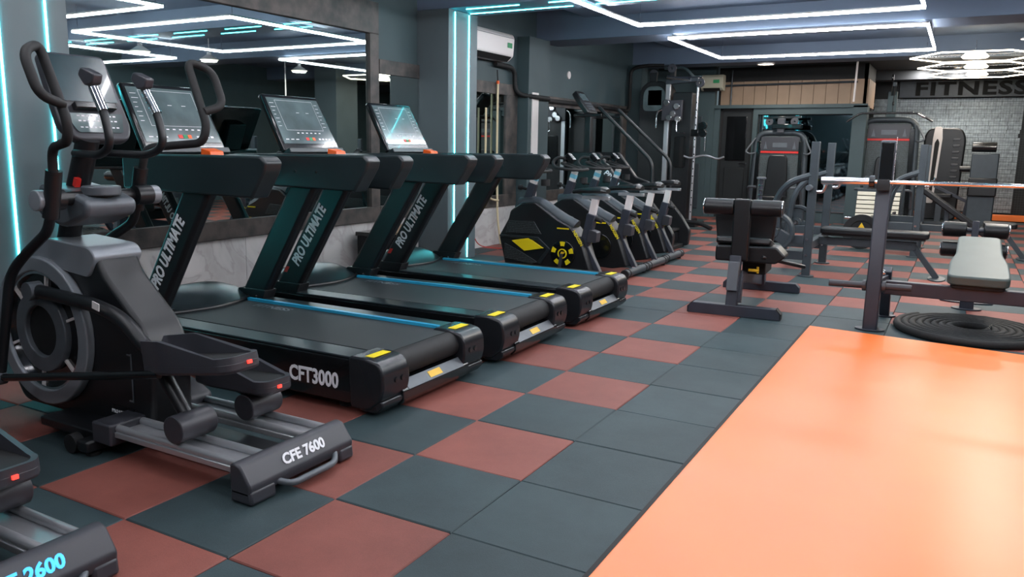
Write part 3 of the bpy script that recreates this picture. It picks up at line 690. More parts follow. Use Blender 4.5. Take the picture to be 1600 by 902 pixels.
# ------------------------------------------------------------------ spin bikes
def make_bike(label, loc):
    """origin: floor under the rear stabiliser; front towards -x"""
    t = thing('spin_bike', label, 'exercise bike', loc, 0, 'spin bikes in a row facing the mirror')
    O = -.95   # outline below was measured with the rear stabiliser at x = -0.95
    def X(p): return [(a-O, b) for a, b in p]
    hy = .115
    # faceted flywheel shroud: dark body with angular side plates
    out = X([(-1.98, .41), (-1.88, .58), (-1.86, .66), (-1.74, .74), (-1.60, .75), (-1.36, .60), (-1.23, .54), (-1.12, .42), (-1.00, .10), (-1.16, .07), (-1.90, .10), (-1.93, .22)])
    bo = part('shroud', MB().prism(rpoly(out, .02), -hy, hy), M_black, t, .02)
    part('top_fairing', MB().tube([(-1.80-O, 0, .71), (-1.62-O, 0, .735), (-1.40-O, 0, .60), (-1.22-O, 0, .52)], .075, 14, fil=.12), M_steel_dk, bo)
    for s in (-1, 1):
        y = s*(hy+.004)
        part('upper_mesh', MB().prism(X([(-1.87, .565), (-1.60, .57), (-1.52, .455), (-1.90, .445)]), s*hy, s*(hy+.012)), M_perf, bo, .003)
        part('lower_mesh', MB().prism(X([(-1.91, .345), (-1.72, .27), (-1.55, .185), (-1.62, .165), (-1.91, .20)]), s*hy, s*(hy+.012)), M_perf, bo, .003)
        part('side_ridge', MB().prism(X([(-1.965, .425), (-1.55, .425), (-1.42, .32), (-1.52, .17), (-1.56, .185), (-1.46, .31), (-1.57, .395), (-1.965, .405)]), s*hy, s*(hy+.018)), M_arm, bo, .004)
        part('yellow_diamond', MB().prism(X([(-1.83, .375), (-1.65, .41), (-1.49, .325), (-1.69, .285)]), s*hy, s*(hy+.022)), M_yellow, bo, .003)
        # crank guard with yellow tabs and emblem
        cg = part('crank_guard', MB().cyl((-1.29-O, s*hy, .29), (-1.29-O, s*(hy+.024), .29), .122, 32), M_gloss, bo, .004)
        for k in range(5):
            a = R(90+72*k); c = Vector((-1.29-O, 0, .29))
            part('yellow_tab', MB().ring((c.x, s*(hy+.026), c.z), (0, 1, 0), .072, .112, .006, 4, a0=a-.24, a1=a+.24), M_yellow, cg)
        part('emblem_ring', MB().ring((-1.29-O, s*(hy+.027), .29), (0, 1, 0), .036, .046, .006, 24), M_yellow, cg)
        part('emblem', MB().prism([(-1.315-O, .272), (-1.30-O, .272), (-1.29-O, .29), (-1.275-O, .29), (-1.262-O, .308), (-1.30-O, .308)], s*(hy+.024), s*(hy+.030)), M_amber, cg)
        part('crank_arm', MB().beam((-1.29-O, s*(hy+.042), .29), (-1.29-O+.02*s, s*(hy+.046), .29-.16*(-s if s > 0 else 1)), .022, .03, up=(0, 1, 0)), M_midgrey, cg)
        part('pedal', MB().box((-1.29-O+.02*s, s*(hy+.10), .29+.16*(1 if s > 0 else -1)), (.10, .09, .03)), M_matte, cg, .006)
        part('yellow_bar', MB().bb(-1.36-O, -1.24-O, s*(hy-.02), s*(hy+.006), .515, .527, M=None), M_yellow, bo)
        dd = Vector((.08, 0, -.12)).normalized()
        xd = dd if s < 0 else -dd
        text('side_lettering', 'NEXGEN', .040, M_yellow, bo, (-1.15-O, s*(hy+.0015), .44), xd, (.12 if s < 0 else -.12, 0, .08 if s < 0 else -.08) if False else (Vector((0, s, 0)).cross(xd) if s < 0 else Vector((0, s, 0)).cross(xd)), bold=.001)
    # frame: seat tube, legs, stabilisers
    part('front_stabiliser', MB().cyl((-1.92-O, -.26, .05), (-1.92-O, .26, .05), .036, 16), M_steel_dk, t)
    rs = part('rear_stabiliser', MB().cyl((0, -.29, .055), (0, .29, .055), .040, 18), M_steel_dk, t)
    for s in (-1, 1):
        part('end_cap', MB().cyl((0, s*.29, .055), (0, s*.315, .055), .043, 18), M_matte, rs, .004)
        part('end_collar', MB().cyl((0, s*.22, .055), (0, s*.24, .055), .044, 18), M_matte, rs)
        part('bolt', MB().cyl((0, s*.08, .09), (0, s*.08, .106), .012, 10), M_chrome, rs)
        part('levelling_foot', MB().cyl((0, s*.25, 0), (0, s*.25, .018), .022, 12), M_matte, rs)
    part('rear_leg', MB().beam((-1.14-O, 0, .42), (-.955-O, 0, .08), .06, .05, up=(1, 0, 0)), M_frame, t, .006)
    part('front_leg', MB().beam((-1.82-O, 0, .14), (-1.92-O, 0, .06), .06, .05), M_frame, t, .006)
    st = part('seat_tube', MB().beam((-1.13-O, 0, .34), (-1.06-O, 0, .66), .075, .085, up=(1, 0, 0)), M_frame, t, .008)
    part('tension_knob', MB().cyl((-1.03-O, -.0, .62), (-.965-O, -.0, .60), .022, 12), M_matte, st)
    part('brake_block', MB().prism(rpoly(X([(-1.09, .40), (-1.00, .40), (-.99, .50), (-1.07, .52)]), .015), -.05, .05), M_midgrey, st, .004)
    sp = part('seat_post', MB().beam((-1.065-O, 0, .64), (-1.035-O, 0, .80), .045, .065, up=(1, 0, 0)), M_whitepl, t, .004)
    part('seat_slider', MB().bb(-1.16-O, -.90-O, -.022, .022, .795, .825), M_alu, sp, .003)
    # saddle: tapered nose to wide tail
    mb = MB(); secs = [(-1.26, .022, .855, .020), (-1.18, .03, .868, .026), (-1.10, .05, .872, .03), (-1.02, .095, .878, .035), (-.95, .105, .880, .036), (-.915, .06, .872, .024)]
    vs = []; n = 12
    for x, hw, z, hh in secs:
        for j in range(n):
            a = 2*math.pi*j/n; vs.append((x-O, hw*math.cos(a), z+hh*math.sin(a)*(1 if math.sin(a) > 0 else .8)))
    fs = [(i*n+j, i*n+(j+1) % n, (i+1)*n+(j+1) % n, (i+1)*n+j) for i in range(len(secs)-1) for j in range(n)] + [tuple(range(n-1, -1, -1)), tuple((len(secs)-1)*n+j for j in range(n))]
    part('saddle', mb.add(vs, fs), M_vinyl, t)
    # handlebar post and bars
    hs = part('handlebar_sleeve', MB().beam((-1.745-O, 0, .70), (-1.675-O, 0, .92), .065, .08, up=(1, 0, 0)), M_frame, t, .006)
    part('adjust_knob', MB().cyl((-1.74-O, 0, .86), (-1.80-O, 0, .875), .014, 10).cyl((-1.80-O, 0, .875), (-1.83-O, 0, .88), .026, 12), M_matte, hs)
    hp_ = part('handlebar_post', MB().beam((-1.68-O, 0, .90), (-1.645-O, 0, 1.02), .045, .06, up=(1, 0, 0)), M_whitepl, t, .004)
    part('post_sticker', MB().beam((-1.665-O, 0, .950), (-1.652-O, 0, .990), .047, .062, up=(1, 0, 0)), M_tealdeco, hp_)
    hbp = part('handlebar', MB().tube([(-1.72-O, -.09, 1.15), (-1.80-O, -.10, 1.16), (-1.84-O, -.13, 1.11), (-1.78-O, -.20, 1.055), (-1.60-O, -.22, 1.04), (-1.55-O, -.12, 1.035), (-1.56-O, .12, 1.035), (-1.60-O, .22, 1.04), (-1.78-O, .20, 1.055), (-1.84-O, .13, 1.11), (-1.80-O, .10, 1.16), (-1.72-O, .09, 1.15)], .016, 10, fil=.05), M_matte, t)
    part('centre_grip', MB().tube([(-1.60-O, -.05, 1.04), (-1.78-O, -.06, 1.10), (-1.78-O, .06, 1.10), (-1.60-O, .05, 1.04)], .014, 8, fil=.03), M_matte, hbp)
    part('display', MB().beam((-1.72-O, 0, 1.13), (-1.68-O, 0, 1.17), .08, .10, up=(1, 0, 0)), M_gloss, hbp, .006)
    part('bottle_holder', MB().ring((-1.55-O, 0, .93), (0, 0, 1), .035, .043, .06, 20), M_matte, hp_)
    return t
b = make_bike('first spin bike, closest to the farthest treadmill', (-.93, 3.28, 0))
for y, lb in ((4.03, 'second spin bike counted from the treadmills'), (4.68, 'third spin bike counted from the treadmills'), (5.33, 'fourth spin bike, next to the stair climber')):
    dup(b, lb, ({4.03: -.87, 4.68: -.88, 5.33: -.90}[y], y, 0))

# ------------------------------------------------------------------ stair climber
t = thing('stair_climber', 'black stair climber with slanted handrails beside the spin bikes', 'stair climber', (-2.0, 6.35, 0))
prof = [(x+2.0, z) for x, z in ((-2.55, .02), (-1.12, .02), (-1.10, .22), (-1.22, .40), (-1.55, .78), (-1.86, .88), (-2.12, 1.20), (-2.50, 1.20), (-2.58, .6))]
for s in (-1, 1):
    sp_ = part('side_panel', MB().prism(rpoly(prof, .04), s*.30, s*.38), M_black, t, .012)
    dd = Vector((.62, 0, -.62)).normalized()
    text('side_lettering', 'PRO ULTIMATE', .10, M_white, sp_, (.22, s*.3815, .72) if s < 0 else (.22, s*.3815, .72), dd if s < 0 else -dd, Vector((0, s, 0)).cross(dd if s < 0 else -dd), bold=.003)
    part('handrail', MB().tube([(-.16, s*.33, 1.76), (.58, s*.36, 1.10), (.60, s*.36, .52)], .022, 12, fil=.10), M_black, t)
    part('handrail_base', MB().cyl((.60, s*.36, .50), (.60, s*.36, .58), .030, 12), M_black, t)
for k in range(4):
    part('step', MB().bb(.02-.27*(k-1)+.20, .30-.27*(k-1)+.20, -.295, .295, .22+.2*k, .25+.2*k).bb(.02-.27*(k-1)+.20, .04-.27*(k-1)+.20, -.295, .295, .25+.2*k, .40+.2*k), M_matte, t, .004)
part('core', MB().bb(-.55, -.12, -.295, .295, .02, 1.0).bb(-.5, .75, -.295, .295, .02, .20), M_black, t)
po = part('console_post', MB().beam((-.43, 0, 1.1), (-.43, 0, 1.75), .09, .09, up=(1, 0, 0)), M_black, t, .008)
part('cross_rail', MB().tube([(-.12, -.33, 1.66), (-.50, -.33, 1.66), (-.50, .33, 1.66), (-.12, .33, 1.66)], .020, 10, fil=.06), M_black, po)
d = Vector((-.20, 0, .26)).normalized(); nn = Vector((d.z, 0, -d.x))
def sc(y, h, q): return tuple(Vector((-.36, y, 1.70))+d*h+nn*q)
def scs(pts, q0, q1):
    n = len(pts); vs = [sc(y, h, q0) for y, h in pts]+[sc(y, h, q1) for y, h in pts]
    return MB().add(vs, [tuple(range(n-1, -1, -1)), tuple(range(n, 2*n))]+[(i, (i+1) % n, n+(i+1) % n, n+i) for i in range(n)])
co = part('console', scs(rpoly([(-.15, 0), (.15, 0), (.17, .22), (.13, .36), (-.13, .36), (-.17, .22)], .04), -.07, .0), M_black, t, .015)
part('screen', scs(rpoly([(-.10, .20), (.10, .20), (.10, .31), (-.10, .31)], .01), .0, .004), M_screen, co)
for a in range(4):
    for b_ in range(3): part('key', scs([(-.09+a*.05, .05+b_*.045), (-.055+a*.05, .05+b_*.045), (-.055+a*.05, .075+b_*.045), (-.09+a*.05, .075+b_*.045)], .0, .005), M_grey, co)
part('foot', MB().bb(.62, .82, -.36, .36, .0, .05), M_matte, t, .008)
part('front_foot', MB().bb(-.58, -.40, -.36, .36, .0, .03), M_matte, t, .008)

# ------------------------------------------------------------------ air conditioners, hoses, pipes, small wall items
def aircon(name_label, loc, rz, ml, h=.42, k=1.):
    t = thing('air_conditioner', name_label, 'air conditioner', loc, rz, 'split air conditioners')
    pr_ = rpoly([(0.0, -.14), (.13, -.14), (.20, -.09), (.215, .10), (.19, .14), (0.0, .14)], .02)
    pr_ = [(a, b*k) for a, b in pr_]
    part('body', MB().prism(pr_, -h, h), ml, t, .008)
    part('front_seam', MB().bb(.20, .216, -h+.015, h-.015, .092*k, .092*k+.005), M_grey, t)
    part('air_outlet', MB().prism([(.135, -.141*k), (.198, -.094*k), (.201, -.098*k), (.138, -.145*k)], -h+.05, h-.05), M_matte, t)
    part('energy_label', MB().bb(.212, .2165, h-.17, h-.06, -.01, .05), M_green, t)
    part('indicator', MB().bb(.212, .2165, -h+.04, -h+.08, -.055, -.05), M_grey, t)
    return t
aircon('white air conditioner high on the wall beside the lit pillar', (XW+.001, 4.94, 2.455), 0, M_whitepl, .54, 1.15)
aircon('small beige air conditioner above the rear door by the cable tower', (-2.22, 11.599, 2.44), R(-90), M_beige, .20, 1.0)
hz = thing('drain_hose', 'cream drain hoses hanging below the white air conditioner', 'hose', (XW+.06, 5.35, 0))
part('hose', MB().tube([(0, .0, 2.05), (0, .0, 1.2), (0, .02, .75), (.03, -.01, .35), (.06, .03, .02)], .014, 8, fil=.2), M_cream, hz)
part('hose', MB().tube([(0.01, -.30, 1.72), (.01, -.30, 1.2), (.02, -.33, .80), (.02, -.2, .60), (.03, .0, .58)], .013, 8, fil=.12), M_cream, hz)
part('upper_hose', MB().tube([(0, -.02, 2.19), (0, 0, 2.05)], .008, 8), M_matte, hz)
part('connector', MB().cyl((0, 0, 2.02), (0, 0, 2.06), .02, 10), M_orangebtn, hz)
pi = thing('insulated_pipe', 'black insulated pipe running from the air conditioner along the wall top', 'pipe', (XW, 0, 0))
part('pipe_run', MB().tube([(.05, 5.30, 2.26), (.06, 5.68, 2.25), (.06, 5.78, 2.20), (.06, 5.80, 1.98), (.10, 5.88, 1.92), (.22, 6.05, 1.90), (.22, 6.5, 1.90), (.07, 6.70, 1.89), (.06, 8.2, 1.90), (.06, 9.90, 1.88), (.07, 9.95, 1.95), (.07, 9.95, 2.60), (.32, 10.0, 2.645), (.6, 10.12, 2.645)], .030, 10, fil=.12), M_matte, pi)
pi2 = thing('conduit_pipe', 'grey conduit pipe crossing below the rear beam', 'pipe', (-2.7, 10.17, 2.60))
part('pipe_run', MB().tube([(0, 0, 0), (.35, 0, 0), (.45, 0, -.10), (.50, .05, -.16), (.62, .1, -.14)], .024, 10, fil=.12), M_wall, pi2)
so = thing('wall_socket', 'white wall socket with a red plug on the marble panel by the pillar', 'socket', (XW+.021, 4.55, .30))
part('face_plate', MB().bb(0, .012, -.08, .08, -.05, .05), M_whitepl, so, .004)
part('plug', MB().bb(.012, .055, -.07, -.02, -.035, .02), M_red, so, .008)
part('plug_base', MB().bb(.012, .045, -.07, -.02, -.052, -.036), M_gloss, so, .004)
part('red_cord', MB().tube([(.05, -.02, -.01), (.07, .10, .04), (.08, .18, -.12), (.10, .28, -.25), (.2, .45, -.285), (.5, .55, -.29)], .006, 6, fil=.08), M_red, so)
for y, z, lb in ((7.55, 2.30, 'small white round disc on the upper left wall'),):
    tag(part('wall_disc', MB().cyl((XW, y, z), (XW+.02, y, z), .055, 20), M_whitepl, None, .004), lb, 'disc')
bx = part('cardboard_box', MB().bb(-2.98, -2.80, 2.62, 2.80, .421, .50), M_tan, None, .003); tag(bx, 'small tan box on the dark stool behind the middle treadmill', 'box')
sl = thing('low_stool', 'low black stool against the wall between the treadmills', 'stool', (-2.93, 2.70, 0))
part('top', MB().bb(-.28, .22, -.18, .18, .38, .42), M_gloss, sl, .006)
part('cabinet', MB().bb(-.27, .19, -.16, .16, 0, .38), M_matte, sl, .004)
tb = part('ceiling_pole', MB().cyl((.20, 11.2, 2.06), (.22, 11.1, 2.77), .016, 8), M_whitepl, None); tag(tb, 'white tube hanging from the ceiling before the tan boards', 'tube')
pr2 = thing('pipe_rack', 'dark pipe along the tan boards above the partition', 'pipe', (-.95, 11.98, 2.42))
part('pipe_run', MB().tube([(-1.2, 0, 0), (1.1, 0, .02)], .018, 8), M_steel_dk, pr2)
part('pipe_drop', MB().tube([(-1.05, 0, .28), (-1.05, 0, -.38)], .014, 8), M_steel_dk, pr2)
wc = part('hanging_cord', MB().cyl((3.0, 8.2, 1.5), (3.0, 8.2, 2.92), .012, 8), M_whitepl, None); tag(wc, 'white cord hanging from the ceiling, reflected in the treadmill mirror', 'cord')
# ------------------------------------------------------------------ hyperextension / sit-up bench
t = thing('sit_up_bench', 'black sit-up bench with foam roller standing alone on the checked tiles', 'bench', (.405, 3.28, 0), R(3))
ft = part('foot_bar', MB().prism(rpoly([(-.345, .0), (.345, 0), (.345, .05), (.31, .085), (-.31, .085), (-.345, .05)], .006), -.70, -.62), M_frame, t, .008)
rt = part('foot_bar', MB().prism(rpoly([(-.335, 0), (.335, 0), (.335, .05), (.30, .085), (-.30, .085), (-.335, .05)], .006), .62, .70), M_frame, t, .008)
for s in (-1, 1): part('end_cap', MB().prism([(s*.346, .004), (s*.350, .004), (s*.350, .05), (s*.315, .088), (s*.311, .086), (s*.346, .05)], -.702, -.618), M_matte, ft)
part('main_beam', MB().beam((0, -.63, .10), (0, -.58, .32), .085, .06, up=(0, 1, 0)).beam((0, -.56, .30), (0, .62, .10), .06, .09), M_frame, t, .006)
part('front_post', MB().beam((-.02, -.66, .07), (-.02, -.60, .46), .085, .07, up=(0, 1, 0)), M_frame, t, .006)
part('slide_sleeve', MB().beam((-.02, -.70, .20), (-.02, -.665, .42), .08, .035, up=(0, 1, 0)), M_grey, t, .004)
rear = part('rear_post', MB().beam((0, .55, .08), (0, .40, .52), .10, .09, up=(0, 1, 0)), M_frame, t, .006)
part('roller_post', MB().bb(-.065, .065, -.60, -.54, .42, .895), M_vinyl, t, .012)
for s in (-1, 1):
    fr = part('foam_roller', MB().cyl((s*.065, -.56, .83), (s*.285, -.56, .83), .062, 28), M_vinyl, t, .008)
    part('end_ring', MB().cyl((s*.285, -.56, .83), (s*.293, -.56, .83), .060, 28), M_chrome, fr, .002)
    part('roller_cap', MB().cyl((s*.293, -.56, .83), (s*.296, -.56, .83), .045, 20), M_matte, fr)
bp = part('back_pad', MB().prism(rpoly([(-.22, .50), (.20, .50), (.22, .73), (.22, .765), (-.25, .765), (-.25, .73)], .02), -.34, -.27), M_vinyl, t, .015)
part('seat_pad', MB().beam((0, -.46, .565), (0, .15, .42), .42, .06), M_vinyl, t, .02)
part('hip_pad', MB().prism(rpoly([(-.20, .40), (.26, .40), (.33, .46), (.26, .53), (-.20, .52)], .02), -.50, -.28), M_vinyl, t, .012)
part('wing_plate', MB().beam((.12, -.45, .45), (.42, -.25, .37), .16, .03), M_vinyl, t, .01)
part('lower_block', MB().bb(-.02, .16, -.30, .05, .28, .40), M_matte, t, .01)
part('handle_post', MB().cyl((-.01, .30, .5), (-.01, .30, 1.02), .016, 12), M_frame, t)
for k in range(6): part('adjust_notch', MB().cyl((-.01, .30, .76+k*.04), (-.01, .30, .772+k*.04), .021, 12), M_chrome, t)
part('handle_cap', MB().cyl((-.01, .30, 1.02), (-.01, .30, 1.035), .04, 14), M_grey, t)
part('adjust_pin', MB().cyl((.05, -.42, .33), (.13, -.42, .33), .012, 10).cyl((.12, -.42, .31), (.12, -.42, .36), .010, 10), M_amber, t)

# ------------------------------------------------------------------ barbell benches
def post_foot(mb, x, y, sx=.20, sy=.13): mb.prism([(x+sx/2*math.cos(2*math.pi*i/20), y+sy/2*math.sin(2*math.pi*i/20)) for i in range(20)], 0, .012, 'z')
# olympic bench at the edge of the orange mat (bench axis along y, bar along x)
t = thing('barbell_bench', 'dark purple-grey barbell bench rack at the far edge of the orange mat', 'weight bench', (2.0, 2.95, 0))
for s in (-1, 1):
    x = s*.605
    up = part('upright', MB().prism([(-.325, 0.0), (-.225, 0.0), (-.205, .90), (-.14, 1.02), (-.14, 1.335), (-.205, 1.345), (-.225, 1.335), (-.225, 1.05), (-.30, .95)], x-.047, x+.047, 'x'), M_frame, t, .008)
    part('upper_plate', MB().bb(x-.042, x+.042, -.232, -.22, 1.05, 1.33), M_gloss, up, .003)
    f = MB(); post_foot(f, x, -.275); part('foot_plate', f, M_frame, up, .003)
    back = part('rear_upright', MB().beam((x+.05*(-s), .33, 0.0), (x+.05*(-s), .10, .40), .07, .07, up=(0, 1, 0)), M_frame, t, .006)
    f = MB(); post_foot(f, x+.05*(-s), .33, .16, .12); part('foot_plate', f, M_frame, back, .003)
    part('side_brace', MB().beam((x, -.22, .33), (x+.05*(-s), .16, .33), .06, .06), M_frame, t, .005)
    hk = part('bar_hook', MB().prism([(-.27, 1.00), (-.34, 1.0), (-.34, 1.045), (-.325, 1.075), (-.32, 1.03), (-.285, 1.03), (-.27, 1.06)], x-.04, x+.04, 'x'), M_matte, up, .003)
    horn = part('plate_horn', MB().cyl((x-.30, -.265, .315), (x+.24, -.265, .325), .024, 16), M_midgrey, t, .003)
    part('horn_collar', MB().cyl((x-.075, -.265, .319), (x-.052, -.265, .319), .040, 18), M_midgrey, horn)
    part('horn_collar', MB().cyl((x+.052, -.265, .321), (x+.075, -.265, .321), .040, 18), M_midgrey, horn)
    part('bolt', MB().lathe([(0, 0), (.022, 0), (.018, .014), (0, .02)], (x+.045*(-s), -.20, .41), 'x'), M_chrome, up)
    text('side_lettering', 'PRO ULTIMATE', .05, M_white, up, (x+.0483, -.175, 1.20), (0, 0, -1), (0, 1, 0), bold=.001) if s < 0 else None
part('cross_beam', MB().bb(-.55, .55, -.10, -.03, .24, .34), M_frame, t, .006)
part('bench_beam', MB().bb(-.04, .04, -.05, 1.10, .27, .34), M_frame, t, .006)
mp_ = part('middle_post', MB().bb(-.05, .05, .98, 1.06, 0.0, .28), M_frame, t, .006)
f = MB(); post_foot(f, 0, 1.02, .22, .15); part('foot_plate', f, M_frame, mp_, .003)
ep = part('end_post', MB().beam((0, 1.10, .30), (0, 1.36, 0.005), .07, .07, up=(0, 1, 0)), M_frame, t, .006)
f = MB(); post_foot(f, 0, 1.36, .40, .13); part('foot_plate', f, M_frame, ep, .003)
# pad widens away from the shoulders; slightly raised
M = Matrix.Translation((.03, -.16, .40)) @ Matrix.Rotation(R(11), 4, 'X')
pd = part('bench_pad', MB().prism(rpoly([(-.19, 0), (.19, 0), (.185, .35), (.15, .55), (.145, 1.02), (-.145, 1.02), (-.15, .55), (-.185, .35)], .06), -.045, .025, 'z', M=M), M_padgrey, t, .014, seg=3)
part('pad_base', MB().prism(rpoly([(-.17, .02), (.17, .02), (.13, .5), (.12, 1.0), (-.12, 1.0), (-.13, .5)], .05), -.075, -.045, 'z', M=M), M_matte, pd, .006)
for z, y in ((.645, 1.08), (.485, 1.05)):
    for s in (-1, 1):
        fr = part('foam_roller', MB().cyl((s*.06, y, z), (s*.23, y, z), .062, 24), M_vinyl, t, .010)
        part('end_cap', MB().cyl((s*.23, y, z), (s*.238, y, z), .052, 20), M_chrome, fr, .002)
    part('roller_axle', MB().cyl((-.07, y, z), (.07, y, z), .02, 12), M_frame, t)
part('roller_post', MB().beam((0, 1.06, .34), (0, 1.09, .72), .05, .05, up=(0, 1, 0)), M_frame, t, .005)
br = thing('barbell', 'chrome barbell resting on the rack at the mat edge', 'barbell', (2.0, 2.637, 1.058))
part('bar', MB().cyl((-.66, 0, 0), (.66, 0, 0), .0145, 16), M_chrome, br)
for s in (-1, 1):
    part('sleeve', MB().cyl((s*.695, 0, 0), (s*1.01, 0, 0), .0255, 20), M_chrome, br, .002)
    part('collar', MB().cyl((s*.660, 0, 0), (s*.695, 0, 0), .043, 22), M_gloss, br, .004)

def make_flat_station(label, loc, incline=False):
    """bench press station: uprights in the plane x=0, bench towards +x"""
    t = thing('bench_press_station', label, 'weight bench', loc, 0, 'bench press stations')
    for s in (-1, 1):
        y = s*.565
        up = part('upright', MB().bb(-.04, .04, y-.03, y+.03, 0, 1.35), M_steel_dk, t, .006)
        f = MB(); post_foot(f, 0, y, .16, .14); part('foot_plate', f, M_steel_dk, up, .003)
        part('bolt', MB().cyl((-.01, y-.03, .38), (-.01, y-.04, .38), .014, 12), M_chrome, up)
        part('bolt', MB().cyl((-.01, y-.03, .22), (-.01, y-.04, .22), .014, 12), M_chrome, up)
        hk = part('bar_catch', MB().tube([(-.02, y, .92), (.02, y, .86), (.10, y, .86), (.12, y, .93)], .018, 10, fil=.03), M_chrome, up)
        part('peg', MB().cyl((-.02, y-.03, .90), (-.02, y-.13, .90), .030, 18), M_grey, up, .004)
        # rear gooseneck arm
        arm = [(-.02, y, 1.02), (-.22, y, .95), (-.34, y*.92, .80), (-.38, y*.9, .60), (-.42, y*.9, .02)]
        part('gooseneck', MB().tube(arm, .034, 8, fil=.14), M_steel_dk, t)
        hn = part('plate_horn', MB().cyl((-.325, y-.03*s, .443), (-.325, y+.12*s, .443), .022, 14), M_chrome, t)
    part('lower_beam', MB().bb(-.42, -.04, -.60, -.53, .32, .42).bb(-.42, -.04, -.60, -.53, .16, .26), M_steel_dk, t, .005) if False else None
    for z in (.37, .21):
        for s in (-1, 1): part('side_beam', MB().bb(-.44, -.04, s*.565-.03, s*.565+.03, z-.045, z+.045), M_steel_dk, t, .005)
    part('cross_beam', MB().bb(-.03, .03, -.54, .54, .27, .35), M_steel_dk, t, .005)
    part('bench_beam', MB().bb(.02, .95, -.04, .04, .28, .36), M_steel_dk, t, .005)
    if incline:
        M = Matrix.Translation((.34, 0, .56)) @ Matrix.Rotation(R(36), 4, 'Y')
        part('bench_pad', MB().prism(rpoly([(-.50, -.14), (.50, -.14), (.50, .14), (-.50, .14)], .05), -.035, .035, 'z', M=M), M_vinyl, t, .014)
        part('seat_pad', MB().prism(rpoly([(.70, -.17), (1.05, -.17), (1.05, .17), (.70, .17)], .05), .37, .43, 'z'), M_vinyl, t, .012)
        part('pad_strut', MB().beam((.30, 0, .34), (.30, 0, .60), .05, .05, up=(1, 0, 0)), M_steel_dk, t, .005)
    else:
        pd = part('bench_pad', MB().prism(rpoly([(.04, -.145), (1.06, -.145), (1.06, .145), (.04, .145)], .05), .405, .465, 'z'), M_vinyl, t, .014, seg=3)
        part('pad_board', MB().bb(.06, 1.03, -.12, .12, .385, .405), M_matte, pd)
    lg = part('end_leg', MB().beam((.92, 0, .33), (1.16, 0, .01), .055, .055, up=(1, 0, 0)), M_steel_dk, t, .005)
    f = MB(); post_foot(f, 1.16, 0, .16, .40); part('foot_plate', f, M_steel_dk, lg, .003)
    return t
fs_ = make_flat_station('flat bench press station with chrome bar catches behind the sit-up bench', (.585, 5.59, 0))
make_flat_station('incline bench press station farther back near the leg press', (1.45, 7.95, 0), True)
def plate(name, label, loc, r=.20, ma=M_steel_dk, axis='y', cat='weight plate'):
    t = thing(name, label, cat, loc, 0, 'weight plates on the bench press station')
    R_ = (0, 1, 0)
    part('rim', MB().ring((0, 0, 0), R_, r*.82, r, .05, 36), ma, t, .006)
    part('hub', MB().ring((0, 0, 0), R_, .026, r*.28, .046, 24), ma, t, .004)
    for k in range(3):
        a = R(90+120*k); e = Vector((math.cos(a), 0, math.sin(a)))
        part('web', MB().beam(e*r*.24, e*r*.86, .02, r*.62, up=e.cross(Vector((0, 1, 0)))), ma, t, .004)
    return t
plate('weight_plate', 'grip weight plate hung inner behind the outermost one', (.26, 4.955, .443), .20)
plate('weight_plate', 'grip weight plate hung outermost on the bench press station', (.26, 4.90, .443), .20)
plate('weight_plate', 'grip weight plate on the far horn of the bench press station', (.26, 6.225, .443), .20)

# battle rope coil
t = thing('battle_rope', 'coiled thick black battle rope on the floor beyond the orange mat', 'rope', (2.02, 2.965, 0))
pts = []; n = 420
for i in range(n):
    a = 2*math.pi*7.6*i/n; k = i/n; r0 = .55-.425*k
    pts.append((r0*math.cos(a+2.4), r0*.98*math.sin(a+2.4), .027+.0*k + (.02 if False else 0)))
# keep the coil clear of the rack feet: squash it a little in y and shift
pts = [(x*.86, y*.94, z) for x, y, z in pts]
mb = MB(); P = [Vector(p) for p in pts]; vs = []; N_ = 12
for i, p in enumerate(P):
    d = (P[min(i+1, n-1)]-P[max(i-1, 0)]).normalized(); sd = d.cross(Vector((0, 0, 1))).normalized(); u = sd.cross(d)
    for j in range(N_):
        a = 2*math.pi*j/N_; rr = .0255*(1+.13*abs(math.cos(1.5*a+i*1.25)))
        vs.append(p+(sd*math.cos(a)+u*math.sin(a))*rr)
fs = [(i*N_+j, i*N_+(j+1) % N_, (i+1)*N_+(j+1) % N_, (i+1)*N_+j) for i in range(n-1) for j in range(N_)]
part('rope', mb.add(vs, fs), M_rope, t)
e0, e1 = P[-1], P[-1]+(P[-1]-P[-2]).normalized()*.16
part('end_sleeve', MB().cyl(e0, e1, .028, 14), M_gloss, t, .004)

# ------------------------------------------------------------------ cable tower (rear left)
t = thing('cable_tower', 'tall cable pulley tower with chrome uprights in the rear left corner', 'cable machine', (-2.40, 9.45, 0))
sh = part('weight_shroud', MB().prism(rpoly([(-.50, .06), (.02, .06), (.02, 2.22), (-.10, 2.34), (-.38, 2.34), (-.50, 2.22)], .10), .10, .40), M_black, t, .01)
part('shroud_window', MB().prism(rpoly([(-.44, 1.86), (-.06, 1.86), (-.06, 2.16), (-.15, 2.26), (-.36, 2.26), (-.44, 2.16)], .08), .085, .10), M_screen, sh, .004)
part('weight_stack', MB().bb(-.36, -.12, .085, .099, 1.95, 2.20), M_gloss, sh, .004)
part('second_shroud', MB().prism(rpoly([(.10, .06), (.42, .06), (.42, 2.15), (.10, 2.15)], .04), -.02, .34), M_black, t, .01)
part('panel_relief', MB().prism(rpoly([(.16, .95), (.36, .95), (.36, 1.45), (.16, 1.45)], .04), -.035, -.02), M_gloss, t, .008)
part('base_frame', MB().bb(-.55, .60, -.10, .45, 0, .06).bb(.30, .52, -.12, .30, .06, .12), M_black, t, .008)
part('front_foot', MB().tube([(.30, -.25, .10), (.75, -.35, .10), (.95, -.42, .03)], .035, 10, fil=.12), M_black, t)
cu = part('chrome_upright', MB().bb(.0, .075, -.10, -.04, .06, 2.30), M_alu, t, .006)
